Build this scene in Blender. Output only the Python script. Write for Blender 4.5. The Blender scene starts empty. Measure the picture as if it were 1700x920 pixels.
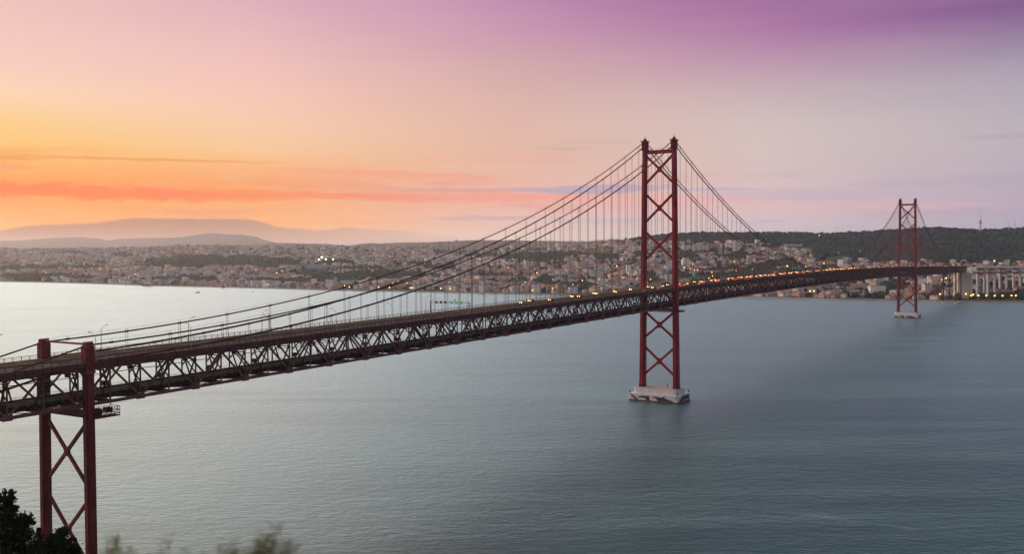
import bpy, math, random
import numpy as np
from mathutils import Matrix, Vector
random.seed(7); rng = np.random.default_rng(11)
S = bpy.context.scene
COL = S.collection
D2R = math.pi/180

# ------------------------------------------------------------------ camera
CX, CY, CZ = 285.32, -671.56, 110.47
YAW, PITCH, ROLL, FPX = -0.5511, -0.0265, -0.0037, 1627.8
Fv = np.array([math.sin(YAW)*math.cos(PITCH), math.cos(YAW)*math.cos(PITCH), math.sin(PITCH)])
R0 = np.array([math.cos(YAW), -math.sin(YAW), 0.0]); U0 = np.cross(R0, Fv)
Rv = R0*math.cos(ROLL)+U0*math.sin(ROLL); Uv = -R0*math.sin(ROLL)+U0*math.cos(ROLL)
F0 = np.array([math.sin(YAW), math.cos(YAW), 0.0])
CAM = np.array([CX, CY, CZ])
cd = bpy.data.cameras.new('camera'); cam = bpy.data.objects.new('camera', cd); COL.objects.link(cam)
cam.matrix_world = Matrix(((Rv[0], Uv[0], -Fv[0], CX), (Rv[1], Uv[1], -Fv[1], CY), (Rv[2], Uv[2], -Fv[2], CZ), (0, 0, 0, 1)))
cd.sensor_width = 36; cd.lens = FPX/1700*36; cd.clip_start = 0.3; cd.clip_end = 120000
cd.dof.use_dof = True; cd.dof.focus_distance = 600; cd.dof.aperture_fstop = 2.0
S.camera = cam

def proj(P):
    d = np.asarray(P, float)-CAM; z = d@Fv
    return 850+FPX*(d@Rv)/z, 460-FPX*(d@Uv)/z
def ray(px, row):
    return Fv+Rv*(px-850)/FPX-Uv*(row-460)/FPX

# ------------------------------------------------------------------ render / light
S.render.engine = 'CYCLES'
S.view_settings.view_transform = 'Standard'; S.view_settings.look = 'None'
S.view_settings.exposure = 0.0; S.view_settings.gamma = 1.0; S.view_settings.use_curve_mapping = False
S.cycles.use_denoising = True
S.cycles.max_bounces = 6; S.cycles.diffuse_bounces = 2; S.cycles.glossy_bounces = 3
S.cycles.volume_bounces = 1; S.cycles.transmission_bounces = 2
S.cycles.sample_clamp_indirect = 4; S.cycles.sample_clamp_direct = 0
S.cycles.caustics_reflective = False; S.cycles.caustics_refractive = False

def s2l(c):
    c = [x/255 for x in c]
    return tuple((x/12.92 if x <= 0.04045 else ((x+0.055)/1.055)**2.4) for x in c)+(1.0,)

class NT:
    """small helper to wire shader nodes"""
    def __init__(s, tree): s.t = tree; s.n = tree.nodes; s.l = tree.links
    def put(s, sock, v):
        if isinstance(v, bpy.types.NodeSocket): s.l.new(v, sock)
        else:
            try: sock.default_value = v
            except Exception:
                sock.default_value = (v, v, v)
    def m(s, op, a, b=None, c=None, clamp=False):
        n = s.n.new('ShaderNodeMath'); n.operation = op; n.use_clamp = clamp
        s.put(n.inputs[0], a)
        if b is not None: s.put(n.inputs[1], b)
        if c is not None: s.put(n.inputs[2], c)
        return n.outputs[0]
    def vm(s, op, a, b=None):
        n = s.n.new('ShaderNodeVectorMath'); n.operation = op
        s.put(n.inputs[0], a)
        if b is not None: s.put(n.inputs[1], b)
        return n.outputs['Value'] if op in ('DOT_PRODUCT', 'LENGTH') else n.outputs[0]
    def ramp(s, f, stops, interp='LINEAR'):
        n = s.n.new('ShaderNodeValToRGB'); cr = n.color_ramp; cr.interpolation = interp
        while len(cr.elements) < len(stops): cr.elements.new(0.5)
        for e, (p, c) in zip(cr.elements, sorted(stops, key=lambda q: q[0])):
            e.position = p; e.color = c if len(c) == 4 else tuple(c)+(1,)
        s.put(n.inputs[0], f); return n.outputs[0]
    def mr(s, v, a, b, c=0.0, d=1.0, smooth=False):
        n = s.n.new('ShaderNodeMapRange'); n.interpolation_type = 'SMOOTHSTEP' if smooth else 'LINEAR'
        s.put(n.inputs[0], v)
        for i, x in enumerate((a, b, c, d)): s.put(n.inputs[1+i], x)
        return n.outputs[0]
    def mix(s, f, a, b, blend='MIX'):
        n = s.n.new('ShaderNodeMix'); n.data_type = 'RGBA'; n.blend_type = blend
        s.put(n.inputs[0], f); s.put(n.inputs[6], a); s.put(n.inputs[7], b); return n.outputs[2]
    def noise(s, v, scale, detail=3, rough=0.5, dim='3D'):
        n = s.n.new('ShaderNodeTexNoise'); n.noise_dimensions = dim
        s.put(n.inputs['Vector'], v); n.inputs['Scale'].default_value = scale
        n.inputs['Detail'].default_value = detail; n.inputs['Roughness'].default_value = rough
        return n.outputs[0]
    def comb(s, x, y, z):
        n = s.n.new('ShaderNodeCombineXYZ')
        for i, q in enumerate((x, y, z)): s.put(n.inputs[i], q)
        return n.outputs[0]
    def sep(s, v):
        n = s.n.new('ShaderNodeSeparateXYZ'); s.put(n.inputs[0], v); return n.outputs

# ---- dusk sky: colour from direction only (azimuth from the bridge view, elevation)
HAZE, HTOP = 4.0e-5, 480.0
def wl(c): return tuple(x*0.5 for x in s2l(c)[:3])+(1.0,)
def wle(c, e, px):
    # the colour of the sky itself, behind the thin layer of air that lies between it and the lens
    c = s2l(c); T = math.exp(-HAZE*min(45000, (HTOP-110)/math.sin(max(e, 0.25)*D2R)))
    k = min(1, max(0, px/1700)); Sc = (0.60-0.20*k, 0.42-0.06*k, 0.33+0.06*k)
    return tuple(max(0.0, (c[i]-Sc[i]*(1-T))/T)*0.5 for i in range(3))+(1.0,)
W = bpy.data.worlds.new('World'); S.world = W; W.use_nodes = True
W.node_tree.nodes.clear(); w = NT(W.node_tree)
tc = w.n.new('ShaderNodeTexCoord')
dv = w.vm('NORMALIZE', tc.outputs['Generated'])
z_ = w.sep(dv)[2]
elev = w.m('MULTIPLY', w.m('ARCSINE', z_), 1/D2R)
az = w.m('MULTIPLY', w.m('ARCTAN2', w.vm('DOT_PRODUCT', dv, tuple(R0)), w.vm('DOT_PRODUCT', dv, tuple(F0))), 1/D2R)
tt = w.m('SQRT', w.m('DIVIDE', w.m('MAXIMUM', elev, 0.0), 90.0))
def el_az(px, row):
    d = ray(px, row); d = d/np.linalg.norm(d)
    return math.asin(d[2])/D2R, math.atan2(d@R0, d@F0)/D2R
ROWS = [414, 380, 340, 300, 250, 200, 150, 100, 50, 0]
SKY = {
 0:    [(222,160,120),(255,178,50),(255,166,34),(255,156,40),(255,192,96),(255,206,130),(254,215,180),(250,206,190),(246,200,190),(240,195,188)],
 425:  [(238,180,150),(252,182,120),(254,176,110),(253,168,108),(253,200,148),(252,205,172),(250,200,184),(243,195,190),(236,187,190),(226,176,190)],
 850:  [(228,200,190),(230,196,184),(240,184,172),(238,186,168),(232,186,166),(228,184,170),(222,180,172),(212,168,174),(204,152,178),(194,140,180)],
 1275: [(212,196,200),(212,194,198),(224,192,194),(220,196,196),(218,198,194),(212,194,192),(204,180,186),(190,148,176),(176,122,168),(162,106,160)],
 1700: [(184,174,190),(184,176,194),(194,176,194),(194,178,194),(194,182,192),(190,180,190),(182,172,186),(170,158,178),(152,126,162),(136,96,148)]}
UP = {0:[(255,224,198),(244,218,204),(170,185,205)],425:[(244,214,196),(222,208,200),(168,184,204)],850:[(146,170,170),(122,160,164),(166,182,202)],
      1275:[(70,104,114),(60,110,118),(140,162,182)],1700:[(48,80,90),(44,86,96),(134,154,174)]}  # unseen upper sky, coloured for its reflection in the water
cols = []
for px in (0, 425, 850, 1275, 1700):
    st = []
    for r, c in zip(ROWS, SKY[px]):
        e, a = el_az(px, r); st.append((math.sqrt(max(e, 0)/90), wle(c, e, px)))
    for e, c in zip((22, 40, 90), UP[px]): st.append((math.sqrt(e/90), wl(c)))
    cols.append((el_az(px, 200)[1], w.ramp(tt, st)))
back = w.ramp(tt, [(0, wl((150,150,170))), (math.sqrt(6/90), wl((140,140,165))), (math.sqrt(25/90), wl((150,162,182))), (1, wl((165,182,202)))])
sky = cols[0][1]
for (a0, c0), (a1, c1) in zip(cols, cols[1:]):
    sky = w.mix(w.mr(az, a0, a1), sky, c1)
sky = w.mix(w.mr(az, 45, 120, smooth=True), sky, back)
sky = w.mix(w.mr(az, -95, -150, smooth=True), sky, back)
# long soft streaks of cloud near the sunset
cv = w.comb(w.m('MULTIPLY', az, 0.085), w.m('MULTIPLY', elev, 1.05), 3.7)
warp = w.noise(w.comb(w.m('MULTIPLY', az, 0.16), w.m('MULTIPLY', elev, 0.5), 9.1), 1.0, 2)
cv2 = w.vm('ADD', cv, w.comb(0.0, w.m('MULTIPLY', warp, 1.1), 0.0))
n1 = w.noise(cv2, 1.0, 5, 0.55)
streakcol = w.ramp(w.mr(az, -30, 30), [(0, wl((255,136,60))), (0.3, wl((253,150,112))), (0.52, wl((248,170,158))), (0.75, wl((222,186,192))), (1, wl((186,168,188)))])
band = w.m('MULTIPLY', w.mr(elev, 1.2, 2.6, smooth=True), w.mr(elev, 6.2, 4.2, smooth=True))
sky = w.mix(w.m('MULTIPLY', w.m('MULTIPLY', w.mr(n1, 0.50, 0.68, smooth=True), band), 0.85), sky, streakcol)
litecol = w.ramp(w.mr(az, -30, 30), [(0, wl((255,186,84))), (0.35, wl((255,204,156))), (0.6, wl((244,196,178))), (1, wl((205,190,200)))])
n2 = w.noise(w.vm('ADD', cv2, w.comb(5.3, 2.2, 1.0)), 1.3, 4, 0.5)
sky = w.mix(w.m('MULTIPLY', w.m('MULTIPLY', w.mr(n2, 0.52, 0.72, smooth=True), band), 0.5), sky, litecol)
n3 = w.noise(w.comb(w.m('MULTIPLY', az, 0.05), w.m('MULTIPLY', elev, 0.35), 20.0), 1.0, 4, 0.55)
sky = w.mix(w.m('MULTIPLY', w.mr(n3, 0.35, 0.7), 0.10), sky, wl((255,225,215)))
def wisp(px, row, hw, hh, col, k, slope=0.0):
    """a single lens-shaped cloud at a direction in the sky"""
    global sky
    e, a = el_az(px, row); sx = hw/FPX/D2R; sy = hh/FPX/D2R
    x = w.m('DIVIDE', w.m('SUBTRACT', az, a), sx)
    y = w.m('DIVIDE', w.m('SUBTRACT', w.m('SUBTRACT', elev, e), w.m('MULTIPLY', w.m('SUBTRACT', az, a), slope)), sy)
    y = w.m('ADD', y, w.m('MULTIPLY', w.m('SUBTRACT', w.noise(w.comb(w.m('MULTIPLY', az, 0.7), w.m('MULTIPLY', elev, 2.5), row*1.0), 1.0, 5, 0.6), 0.5), 2.2))
    r = w.m('ADD', w.m('MULTIPLY', x, x), w.m('MULTIPLY', y, y))
    sky = w.mix(w.m('MULTIPLY', w.mr(r, 1.2, 0.1, smooth=True), min(1, k*1.15)), sky, wle(col, e, px))
wisp(120, 318, 330, 13, (255,132,48), 0.75, -0.02)
wisp(420, 322, 330, 9, (254,140,100), 0.55, -0.015)
wisp(220, 264, 260, 2.6, (240,150,90), 0.5)
wisp(10, 262, 60, 3, (238,146,84), 0.5)
wisp(640, 288, 200, 7, (250,160,128), 0.4, -0.03)
wisp(800, 328, 260, 9, (252,156,134), 0.5)
wisp(760, 316, 130, 5, (214,158,150), 0.45)
wisp(985, 314, 160, 8.5, (196,172,188), 0.8, 0.01)
wisp(1080, 333, 260, 8, (246,180,172), 0.45)
wisp(1190, 314, 90, 3, (196,180,200), 0.6)
wisp(1330, 345, 330, 8, (228,190,192), 0.35)
wisp(1400, 322, 260, 12, (200,182,196), 0.5)
wisp(1600, 300, 200, 9, (186,172,190), 0.35)
wisp(800, 362, 110, 4.5, (214,180,180), 0.75)
wisp(1010, 366, 130, 6, (206,190,198), 0.55)
wisp(1260, 368, 70, 4, (202,190,202), 0.5)
wisp(940, 246, 60, 3, (206,170,168), 0.4)
wisp(1000, 236, 90, 3, (212,178,172), 0.3)
wisp(1680, 225, 90, 4, (176,164,184), 0.35)
wisp(350, 368, 420, 5, (252,160,110), 0.25)
# cloud bank lying behind the western hills
BANK = [(-300,384),(0,383),(35,375),(70,372),(110,371),(160,370),(190,364),(220,362),(260,361),(300,362),(350,363),(400,362),(425,366),(445,370),(462,377),(490,378),(530,382),(560,379),(582,375),(600,379),(660,381),(700,386),(780,394),(900,410)]
st = []
for px, r in BANK:
    e, a = el_az(px, r); st.append(((a+40)/45, (e/4,)*3))
bh = w.m('MULTIPLY', w.ramp(w.mr(az, -40, 5), st, 'B_SPLINE'), 4.0)
bh = w.m('ADD', bh, w.m('MULTIPLY', w.m('SUBTRACT', w.noise(w.comb(w.m('MULTIPLY', az, 1.4), w.m('MULTIPLY', elev, 2.0), 0.0), 1.0, 4, 0.6), 0.5), 0.22))
bm_ = w.m('MULTIPLY', w.mr(w.m('SUBTRACT', bh, elev), -0.07, 0.13, smooth=True), w.mr(az, 4, -6, smooth=True))
bankcol = w.mix(w.mr(elev, 0.3, 1.9), w.ramp(w.mr(az, -28, 0), [(0, wl((168,98,74))), (0.5, wl((188,132,112))), (1, wl((224,194,186)))]),
                w.ramp(w.mr(az, -28, 0), [(0, wl((180,104,66))), (0.4, wl((172,116,102))), (1, wl((226,190,180)))]))
bkf = w.m('MULTIPLY', bm_, w.ramp(w.mr(az, -28, 2), [(0, (0.88,)*3), (0.45, (0.84,)*3), (0.7, (0.5,)*3), (1, (0,)*3)]))
sky = w.mix(bkf, sky, bankcol)
# added glow in the unseen sky towards the sunset, brightening water and scene
fill_glow = w.m('MULTIPLY', w.m('MULTIPLY', w.mr(elev, 13.8, 24, smooth=True), w.mr(elev, 60, 32, smooth=True)), w.m('MULTIPLY', w.mr(az, 12, -26, smooth=True), w.mr(az, -150, -90, smooth=True)))
hs = w.n.new('ShaderNodeHueSaturation'); hs.inputs['Saturation'].default_value = 1.0; w.put(hs.inputs['Color'], sky); sky = hs.outputs[0]
bg = w.n.new('ShaderNodeBackground'); w.put(bg.inputs[0], sky)
w.put(bg.inputs[1], w.m('MULTIPLY', w.m('ADD', 1.0, w.m('MULTIPLY', fill_glow, 3.0)), 1.88))
wo = w.n.new('ShaderNodeOutputWorld'); w.l.new(bg.outputs[0], wo.inputs[0])

sl = bpy.data.lights.new('sun', 'SUN'); sl.energy = 1.0; sl.angle = 12*D2R; sl.color = (1.0, 0.56, 0.34)
sun = bpy.data.objects.new('sun', sl); COL.objects.link(sun)
saz = YAW-44*D2R; sel = 4*D2R
sdir = Vector((math.sin(saz)*math.cos(sel), math.cos(saz)*math.cos(sel), math.sin(sel)))
sun.rotation_euler = sdir.to_track_quat('Z', 'Y').to_euler()

# ------------------------------------------------------------------ materials
def bsdf(name, color, rough=0.6, metal=0.0, spec=0.5):
    m = bpy.data.materials.new(name); m.use_nodes = True
    b = m.node_tree.nodes['Principled BSDF']
    b.inputs['Base Color'].default_value = tuple(color)[:3]+(1,)
    b.inputs['Roughness'].default_value = rough; b.inputs['Metallic'].default_value = metal
    b.inputs['Specular IOR Level'].default_value = spec
    return m, b, NT(m.node_tree)
def weathered(name, color, rough=0.6, amp=0.35, scale=0.3, spec=0.14, stretch=(1, 1, 0.25), second=None):
    m, b, t = bsdf(name, color, rough, 0, spec)
    g = t.n.new('ShaderNodeNewGeometry')
    v = t.vm('MULTIPLY', g.outputs['Position'], stretch)
    n = t.noise(v, scale, 5, 0.6); n_ = t.noise(g.outputs['Position'], scale*6, 3, 0.6)
    f = t.m('ADD', t.m('MULTIPLY', n, 0.7), t.m('MULTIPLY', n_, 0.3))
    c = tuple(color)[:3]
    lo = tuple(x*(1-amp) for x in c); hi = second or tuple(min(1, x*(1+amp)) for x in c)
    t.put(b.inputs['Base Color'], t.ramp(f, [(0.3, lo), (0.5, c), (0.72, hi)]))
    t.put(b.inputs['Roughness'], t.mr(n_, 0.3, 0.7, rough-0.1, rough+0.12))
    return m
def emit(name, color, s, base=(0.1, 0.1, 0.1)):
    m, b, t = bsdf(name, base, 0.4)
    b.inputs['Emission Color'].default_value = tuple(color)+(1,); b.inputs['Emission Strength'].default_value = s
    m.cycles.emission_sampling = 'NONE'
    return m
M = {}
M['red'] = weathered('red_paint', (0.27, 0.012, 0.026), 0.5, 0.3, 0.12, 0.2)
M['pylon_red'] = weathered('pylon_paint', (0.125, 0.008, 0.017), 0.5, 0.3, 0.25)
M['red_dark'] = weathered('deep_red_paint', (0.09, 0.009, 0.015), 0.55, 0.35, 0.2)
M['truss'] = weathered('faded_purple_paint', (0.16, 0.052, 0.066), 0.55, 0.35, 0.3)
M['truss_in'] = weathered('dark_inner_red_paint', (0.062, 0.015, 0.018), 0.6, 0.4, 0.3)  # darker red for frames and bracing inside the truss
M['cable'] = weathered('cable_paint', (0.07, 0.007, 0.012), 0.5, 0.2, 0.2)
M['rope'] = weathered('hanger_rope', (0.24, 0.10, 0.11), 0.6, 0.2, 0.2)
M['fascia'] = weathered('grey_brown_steel', (0.088, 0.032, 0.032), 0.6, 0.35, 0.6)
M['rail_deck'] = weathered('rail_deck_steel', (0.022, 0.011, 0.011), 0.7, 0.4, 0.3)
M['galv'] = weathered('galvanised', (0.30, 0.29, 0.29), 0.5, 0.2, 0.5)
M['concrete'] = weathered('pale_concrete', (0.62, 0.60, 0.57), 0.85, 0.18, 0.15)
M['pierwhite'] = weathered('white_pier_paint', (0.62, 0.60, 0.60), 0.7, 0.14, 0.4, stretch=(1, 1, 0.12))
M['piertop'] = weathered('pinkish_pier_top', (0.42, 0.33, 0.31), 0.85, 0.15, 0.2)
M['algae'] = weathered('wet_stained_concrete', (0.09, 0.075, 0.05), 0.6, 0.3, 0.5)
M['mural'] = weathered('slate_mural_paint', (0.055, 0.065, 0.085), 0.7, 0.35, 0.6)
def redpaint(name, c, streak):
    m, b, t = bsdf(name, c, 0.5, 0, 0.2); g = t.n.new('ShaderNodeNewGeometry'); P = g.outputs['Position']
    n1 = t.noise(t.vm('MULTIPLY', P, (1.2, 1.2, 0.035)), 1.0, 4, 0.65); n2 = t.noise(P, 0.09, 3, 0.6)
    col = t.ramp(n2, [(0.32, tuple(x*0.72 for x in c)), (0.5, c), (0.7, tuple(x*1.35+0.012 for x in c))])
    col = t.mix(t.m('MULTIPLY', t.mr(n1, 0.52, 0.68, smooth=True), streak), col, (c[0]*0.35, c[1]*0.9, c[2]*0.7, 1))
    zz = t.m('FRACT', t.m('DIVIDE', t.sep(P)[2], 6.0))
    col = t.mix(t.m('MULTIPLY', t.m('LESS_THAN', zz, 0.035), 0.55), col, (c[0]*0.3, c[1]*0.3, c[2]*0.3, 1))
    t.put(b.inputs['Base Color'], col); t.put(b.inputs['Roughness'], t.mr(n1, 0.3, 0.7, 0.4, 0.65)); return m
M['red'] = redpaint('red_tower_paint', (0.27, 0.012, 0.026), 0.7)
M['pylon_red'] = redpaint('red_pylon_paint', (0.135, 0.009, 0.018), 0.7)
M['black'] = bsdf('black_steel', (0.012, 0.012, 0.014), 0.5)[0]
M['white'] = weathered('white_paint', (0.6, 0.6, 0.58), 0.6, 0.1, 0.3)
M['yellow'] = weathered('light_trail_yellow', (0.52, 0.30, 0.07), 0.7, 0.15, 0.4)  # colour that stands in for the light trails of traffic
M['tyre'] = bsdf('tyre_rubber', (0.01, 0.01, 0.01), 0.8)[0]
M['glass'] = bsdf('car_glass', (0.02, 0.025, 0.03), 0.1)[0]
M['green_on'] = emit('green_arrow_light', (0.02, 1.0, 0.12), 1.0)
M['headlight'] = emit('headlight_lens', (1.0, 0.48, 0.13), 11)
M['taillight'] = emit('taillight_lens', (1.0, 0.05, 0.02), 10)
M['sodium'] = emit('sodium_bulb', (1.0, 0.44, 0.09), 14)
M['sodium2'] = emit('bright_sodium_bulb', (1.0, 0.40, 0.05), 7)
M['flood'] = emit('stadium_bulb', (0.85, 1.0, 0.6), 9)
M['warmwin'] = emit('warm_lit_windows', (1.0, 0.50, 0.2), 0.9)

def asphalt():
    m, b, t = bsdf('asphalt', (0.05, 0.05, 0.052), 0.9, 0, 0.08)
    g = t.n.new('ShaderNodeNewGeometry')
    p = t.sep(g.outputs['Position'])
    n = t.noise(t.vm('MULTIPLY', g.outputs['Position'], (3, 0.15, 1)), 1.0, 4)
    f = t.noise(g.outputs['Position'], 6, 3)
    t.put(b.inputs['Base Color'], t.ramp(t.m('ADD', t.m('MULTIPLY', n, 0.7), t.m('MULTIPLY', f, 0.3)), [(0.3, (0.018, 0.018, 0.020)), (0.7, (0.045, 0.043, 0.042))]))
    return m
M['asphalt'] = asphalt()

def wallmat(name, color, lit=0.0):
    """plaster wall with rows of dark window openings"""
    m, b, t = bsdf('wall_'+name, color, 0.8)
    g = t.n.new('ShaderNodeNewGeometry'); o = t.n.new('ShaderNodeTexCoord')
    P = t.sep(o.outputs['Object']); N = t.sep(o.outputs['Normal'])
    h = t.m('ADD', t.m('MULTIPLY', P[0], t.m('ABSOLUTE', N[1])), t.m('MULTIPLY', P[1], t.m('ABSOLUTE', N[0])))
    fh = t.m('FRACT', t.m('ADD', t.m('DIVIDE', h, 3.1), 100.3)); fz = t.m('FRACT', t.m('ADD', t.m('DIVIDE', P[2], 3.0), 100.0))
    win = t.m('MULTIPLY', t.m('MULTIPLY', t.m('GREATER_THAN', fh, 0.34), t.m('LESS_THAN', fh, 0.74)),
              t.m('MULTIPLY', t.m('GREATER_THAN', fz, 0.32), t.m('LESS_THAN', fz, 0.78)))
    win = t.m('MULTIPLY', win, t.m('LESS_THAN', t.m('ABSOLUTE', N[2]), 0.3))
    rnd = t.n.new('ShaderNodeTexWhiteNoise')
    t.put(rnd.inputs['Vector'], t.comb(t.m('FLOOR', t.m('DIVIDE', h, 3.1)), t.m('FLOOR', t.m('DIVIDE', P[2], 3.0)), 0.0))
    n = t.noise(g.outputs['Position'], 0.09, 4, 0.65)
    c = tuple(color)
    wall = t.ramp(n, [(0.3, tuple(x*0.78 for x in c)), (0.7, tuple(min(0.88, x*1.12) for x in c))])
    wcol = t.ramp(rnd.outputs[0], [(0.0, (0.03, 0.035, 0.045)), (0.6, (0.08, 0.08, 0.09)), (1.0, (0.25, 0.23, 0.2))])
    t.put(b.inputs['Base Color'], t.mix(win, wall, wcol))
    t.put(b.inputs['Roughness'], t.mr(win, 0, 1, 0.85, 0.35))
    on = t.m('MULTIPLY', win, t.m('GREATER_THAN', rnd.outputs[0], 0.965))
    b.inputs['Emission Color'].default_value = (1, 0.55, 0.22, 1)
    t.put(b.inputs['Emission Strength'], t.m('MULTIPLY', on, 0.8)); m.cycles.emission_sampling = 'NONE'
    return m
WALLC = {'white': (0.80, 0.77, 0.75), 'cream': (0.68, 0.56, 0.41), 'ochre': (0.52, 0.31, 0.15), 'pink': (0.54, 0.31, 0.26), 'grey': (0.30, 0.29, 0.30), 'pale blue': (0.38, 0.43, 0.50)}
for k, c in WALLC.items(): M['w_'+k] = wallmat(k.replace(' ', '_'), c)
M['w_brick'] = wallmat('brick', (0.20, 0.07, 0.05))
M['w_slab'] = wallmat('slab', (0.62, 0.58, 0.54))
M['roof_red'] = weathered('terracotta', (0.34, 0.165, 0.13), 0.85, 0.35, 0.05, stretch=(1, 1, 1))
M['roof_brown'] = weathered('old_tile', (0.24, 0.15, 0.125), 0.85, 0.3, 0.05, stretch=(1, 1, 1))
M['roof_grey'] = weathered('grey_roof', (0.22, 0.21, 0.22), 0.8, 0.25, 0.05, stretch=(1, 1, 1))
M['stone'] = weathered('pale_stone', (0.56, 0.49, 0.41), 0.85, 0.15, 0.1)
M['blueshed'] = weathered('blue_grey_cladding', (0.22, 0.26, 0.33), 0.6, 0.1, 0.1)
M['turq'] = weathered('turquoise_cladding', (0.25, 0.42, 0.42), 0.4, 0.1, 0.1)
M['seawall'] = weathered('seawall', (0.48, 0.42, 0.35), 0.85, 0.25, 0.03)
M['lawn'] = weathered('lawn', (0.022, 0.05, 0.014), 0.9, 0.2, 0.02, stretch=(1, 1, 1))

def foliage(name, a, b_, scale):
    m, b, t = bsdf(name, a, 0.85, 0, 0.06)
    g = t.n.new('ShaderNodeNewGeometry')
    n = t.noise(g.outputs['Position'], scale, 4, 0.6); n2 = t.noise(g.outputs['Position'], scale*12, 2)
    f = t.m('ADD', t.m('MULTIPLY', n, 0.65), t.m('MULTIPLY', n2, 0.35))
    t.put(b.inputs['Base Color'], t.ramp(f, [(0.35, tuple(a)), (0.65, tuple(b_))]))
    return m
M['wood'] = foliage('distant_foliage', (0.007, 0.020, 0.028), (0.040, 0.056, 0.050), 0.009)
M['leaf_city'] = foliage('city_tree_leaves', (0.010, 0.023, 0.022), (0.034, 0.048, 0.032), 0.02)
M['leaf_dark'] = foliage('dark_leaves', (0.008, 0.014, 0.005), (0.024, 0.032, 0.010), 0.5)
M['leaf_pale'] = foliage('pale_leaves', (0.13, 0.14, 0.045), (0.28, 0.25, 0.11), 3.0)
M['bark'] = weathered('bark', (0.035, 0.026, 0.02), 0.9, 0.3, 2.0)

def groundmat():
    m, b, t = bsdf('city_ground', (0.1, 0.1, 0.08), 0.95, 0, 0.1)
    g = t.n.new('ShaderNodeNewGeometry')
    n = t.noise(g.outputs['Position'], 0.004, 6, 0.7); n2 = t.noise(g.outputs['Position'], 0.03, 4, 0.7)
    f = t.m('ADD', t.m('MULTIPLY', n, 0.5), t.m('MULTIPLY', n2, 0.5))
    t.put(b.inputs['Base Color'], t.ramp(f, [(0.36, (0.028, 0.042, 0.024)), (0.47, (0.03, 0.038, 0.026)), (0.56, (0.06, 0.052, 0.045)), (0.66, (0.11, 0.09, 0.075))]))
    return m
M['ground'] = groundmat()
M['scrub'] = foliage('scrub_ground', (0.03, 0.035, 0.016), (0.10, 0.09, 0.05), 0.1)
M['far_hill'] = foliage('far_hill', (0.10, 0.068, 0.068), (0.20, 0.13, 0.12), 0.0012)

def watermat():
    m = bpy.data.materials.new('river_water'); m.use_nodes = True
    t = NT(m.node_tree); b = m.node_tree.nodes['Principled BSDF']
    g = t.n.new('ShaderNodeNewGeometry'); P = g.outputs['Position']
    rot = t.n.new('ShaderNodeMapping'); rot.inputs['Rotation'].default_value = (0, 0, YAW-0.04)
    t.l.new(P, rot.inputs[0]); Q = rot.outputs[0]
    b.inputs['Base Color'].default_value = (0.005, 0.036, 0.038, 1)
    b.inputs['IOR'].default_value = 1.5; b.inputs['Specular IOR Level'].default_value = 0.5; b.inputs['Specular Tint'].default_value = (0.80, 1.0, 1.0, 1)
    # wind-ruffled and slick patches, long drifting streaks
    n_big = t.noise(t.vm('MULTIPLY', Q, (0.0016, 0.008, 0)), 1.0, 5, 0.6)
    n_str = t.noise(t.vm('MULTIPLY', Q, (0.004, 0.045, 0)), 1.0, 5, 0.65)
    patch = t.m('ADD', t.m('MULTIPLY', n_big, 0.55), t.m('MULTIPLY', n_str, 0.45))
    t.put(b.inputs['Roughness'], t.mr(patch, 0.42, 0.58, 0.44, 0.30))
    w1 = t.noise(t.vm('MULTIPLY', Q, (0.10, 0.20, 0)), 1.0, 3, 0.55)
    w2 = t.noise(t.vm('MULTIPLY', Q, (0.32, 0.62, 0)), 1.0, 4, 0.65)
    h = t.m('ADD', t.m('MULTIPLY', w1, 0.62), t.m('MULTIPLY', w2, 0.42))
    # drifting foam lines left by currents and boats
    wv = t.vm('ADD', t.vm('MULTIPLY', Q, (0.0022, 0.0075, 0)), t.comb(0.0, t.m('MULTIPLY', t.noise(t.vm('MULTIPLY', Q, (0.006, 0.006, 0)), 1.0, 2), 0.5), 0.0))
    rid = t.m('ABSOLUTE', t.m('SUBTRACT', t.noise(wv, 1.0, 4, 0.5), 0.5))
    foam = t.m('MULTIPLY', t.mr(rid, 0.010, 0.0, smooth=True), t.mr(t.noise(t.vm('MULTIPLY', Q, (0.004, 0.01, 3.0)), 1.0, 3), 0.42, 0.60, smooth=True))
    t.put(b.inputs['Base Color'], t.mix(t.m('MULTIPLY', foam, 0.11), (0.005, 0.036, 0.038, 1), (0.5, 0.52, 0.5, 1)))
    bp = t.n.new('ShaderNodeBump'); bp.inputs['Distance'].default_value = 1.0
    t.put(bp.inputs['Strength'], t.mr(patch, 0.38, 0.62, 1.0, 0.4)); t.put(bp.inputs['Height'], h)
    # silty teal body under a cool-tinted mirror surface
    ro = b.inputs['Roughness'].links[0].from_socket; bc = b.inputs['Base Color'].links[0].from_socket
    df = t.n.new('ShaderNodeBsdfDiffuse'); t.put(df.inputs['Color'], bc)
    gl = t.n.new('ShaderNodeBsdfGlossy'); gl.distribution = 'MULTI_GGX'; gl.inputs['Color'].default_value = (0.72, 0.93, 1.0, 1); t.put(gl.inputs['Roughness'], ro); t.l.new(bp.outputs[0], gl.inputs['Normal'])
    fr = t.n.new('ShaderNodeFresnel'); fr.inputs['IOR'].default_value = 1.40; t.l.new(bp.outputs[0], fr.inputs['Normal'])
    mx = t.n.new('ShaderNodeMixShader'); t.l.new(fr.outputs[0], mx.inputs[0]); t.l.new(df.outputs[0], mx.inputs[1]); t.l.new(gl.outputs[0], mx.inputs[2])
    out = m.node_tree.nodes['Material Output']; t.l.new(mx.outputs[0], out.inputs['Surface']); t.n.remove(b)
    return m
M['water'] = watermat()

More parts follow.
